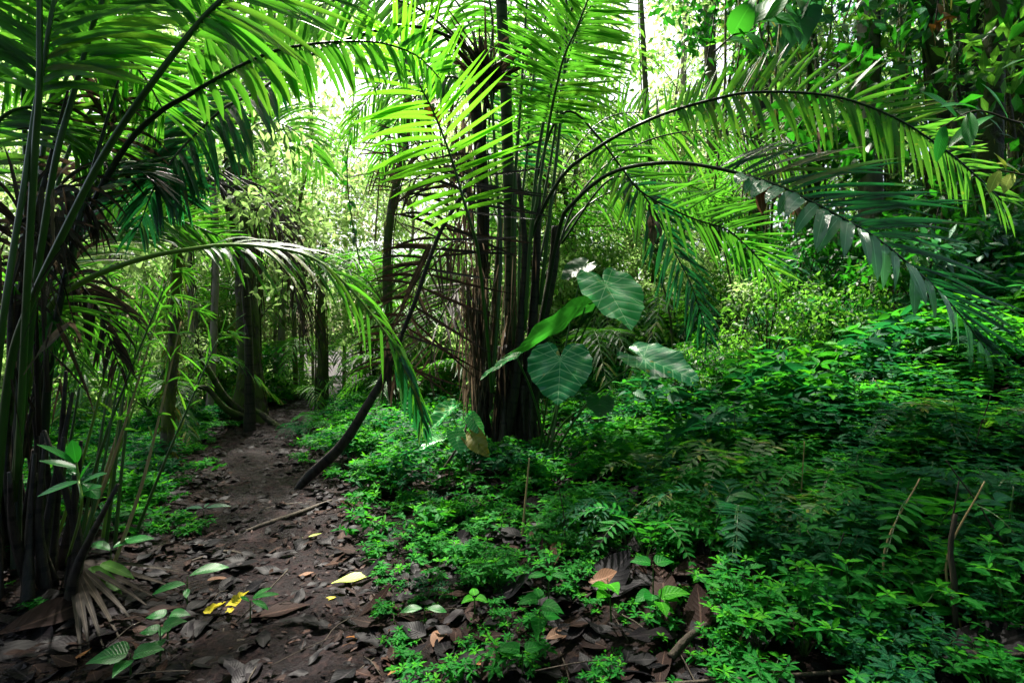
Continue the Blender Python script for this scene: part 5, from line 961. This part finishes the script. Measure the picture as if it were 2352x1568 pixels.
# unseen leaf clumps above and behind the viewer, added to darken the foreground
g_ = Geo()
for i in range(240):
    x = rng.uniform(-9, 9); y = rng.uniform(-8, 3.6); z = rng.uniform(5.0, 8.0) + .25 * max(x, 0)
    if y > 2.5 and z < CAM_H + y * .78: continue
    leaf_cloud(g_, np.array([x, y, z]), rng.uniform(.9, 1.5), 170, .32, n=2, flat=.5, m=0)
for i in range(34):
    x = rng.uniform(-.5, 1.5); y = rng.uniform(3.6, 6.0); z = CAM_H + y * .74 + rng.uniform(.6, 3.0)
    if x < .3 * y + .3 and rng.uniform() < .55: continue
    leaf_cloud(g_, np.array([x, y, z + .8]), rng.uniform(.8, 1.2), 110, .28, n=2, flat=.5, m=0)
for i in range(60):
    a_ = rng.uniform(R(170), R(370)); x = math.cos(a_) * 8.5; y = math.sin(a_) * 7.5 - 1; leaf_cloud(g_, np.array([x, y, rng.uniform(.5, 5.5)]), 1.4, 130, .32, n=2)
tag(g_.obj('unseen_shade_canopy', [M['bg_dark']]), 'added dark leaf clumps out of view that shade the trail', 'canopy', kind='stuff')

# ------------------------------------------------------------ a label of its own for each repeat
LM = [(1176, 700, 'the central black stems'), (1400, 690, 'the bright heart leaf'), (1285, 870, 'the worn heart leaf'), (1510, 845, 'the drooping heart leaf'), (1205, 1150, 'the upright tan stick'), (2190, 1330, 'the knobbly grey stick'),
      (812, 1348, 'the yellow green leaf'), (800, 1000, 'the leaning frond butt'), (575, 800, 'the dark mossy tree'), (395, 800, 'the slender mossy trunk'), (1985, 1415, 'the broad brown leaf'), (1640, 1308, 'the grey ribbed leaf'),
      (1282, 1295, 'the curled tan leaf'), (1240, 1500, 'the tall seedling'), (2000, 150, 'the mottled trunk'), (1738, 150, 'the black background trunk'), (1630, 150, 'the mossy pale trunk'), (2290, 200, 'the crooked right trunk'), (1500, 130, 'the sky gap'),
      (1000, 300, 'the lime green frond'), (80, 500, 'the left palm clump'), (600, 1150, 'the muddy path'), (1850, 220, 'the upper arching frond'), (2050, 600, 'the wet broad leaflets'), (2100, 1385, 'the fallen green leaf'), (1580, 1500, 'the broken branch'),
      (2300, 1080, 'the arching herb'), (1850, 760, 'the black snag'), (515, 1415, 'the yellow leaf'), (650, 900, 'the path bend'), (700, 110, 'the overhead arching frond')]
ORD = ['', 'first', 'second', 'third', 'fourth', 'fifth', 'sixth', 'seventh', 'eighth', 'ninth', 'tenth']
BASE = {'tree': {'yellow green leafy': 'yellow green tree', 'mid green': 'mid green tree', 'tall dark': 'tall dark tree', 'small pale': 'slim yellow leaved tree', 'dark tree': 'large leaved dark tree', 'slim pale': 'slim pale trunk', 'cream': 'cream and yellow leaved tree'},
        'shrub': {'green small': 'green shrub', 'broad leaved': 'silvery leaved shrub', 'tall yellow': 'yellow green shrub', 'dark green': 'dark shrub', 'large leaved': 'big leaved shrub'},
        'leafy_herb': {'low toothed': 'low herb', 'bushy': 'bushy toothed herb'}, 'hanging_vine': {'thin mossy': 'mossy vine', 'thin dark': 'dark vine'}, 'fern': {'little': 'little fern', 'lacy': 'lacy fern'},
        'fallen_leaf': {'wet blackened': 'wet blackened leaf', 'dull brown': 'dull brown leaf', 'dry tan': 'dry tan leaf', 'yellow leaf': 'yellow caught leaf', 'brown leaf': 'brown caught leaf', 'orange leaf': 'orange caught leaf'},
        'seedling': {'broad leaved seedling standing': 'broad leaved seedling'}, 'thin_stick': {'thin dead': 'thin dead stem'}}
HTOP = {'tree': 4.0, 'shrub': .9, 'leafy_herb': .15, 'hanging_vine': -2.0, 'fern': .15, 'fallen_leaf': 0, 'seedling': .2, 'thin_stick': .2}
seen = {}
for o in COL.objects:
    if o.parent or 'label' not in o: continue
    seen.setdefault(o['label'], []).append(o)
groups = {}
for lab, os_ in seen.items():
    if len(os_) < 2: continue
    for o in os_:
        k = o.name.split('.')[0]
        if k not in BASE: continue
        b = next((v for p, v in BASE[k].items() if lab.startswith(p)), None)
        if b is None: continue
        x, y, z = o.location; z += HTOP[k]; u = 1176 + x / y * 1176; v = min(max(784 - (z - CAM_H) / y * 1176, 40), 1560); u = min(max(u, 0), 2352)
        lm = min(LM, key=lambda q: (q[0] - u) ** 2 + ((q[1] - v) * 1.2) ** 2); du, dv = u - lm[0], v - lm[1]
        far = math.hypot(du, dv)
        side = ('right of' if du > 0 else 'left of') if abs(du) > abs(dv) else ('below' if dv > 0 else 'above')
        near = 'just ' if far < 110 else ''
        groups.setdefault(f"{b} {near}{side} {lm[2]}", []).append((u, o))
for lab, lst in groups.items():
    lst.sort(key=lambda q: q[0])
    for i, (u, o) in enumerate(lst):
        if len(lst) == 1: o['label'] = lab
        elif i == len(lst) - 1: o['label'] = lab + ', rightmost of those'
        elif i == 0: o['label'] = lab + ', leftmost of those'
        else: o['label'] = lab + f", {ORD[i + 1] if i < 10 else str(i + 1) + 'th'} from the left"
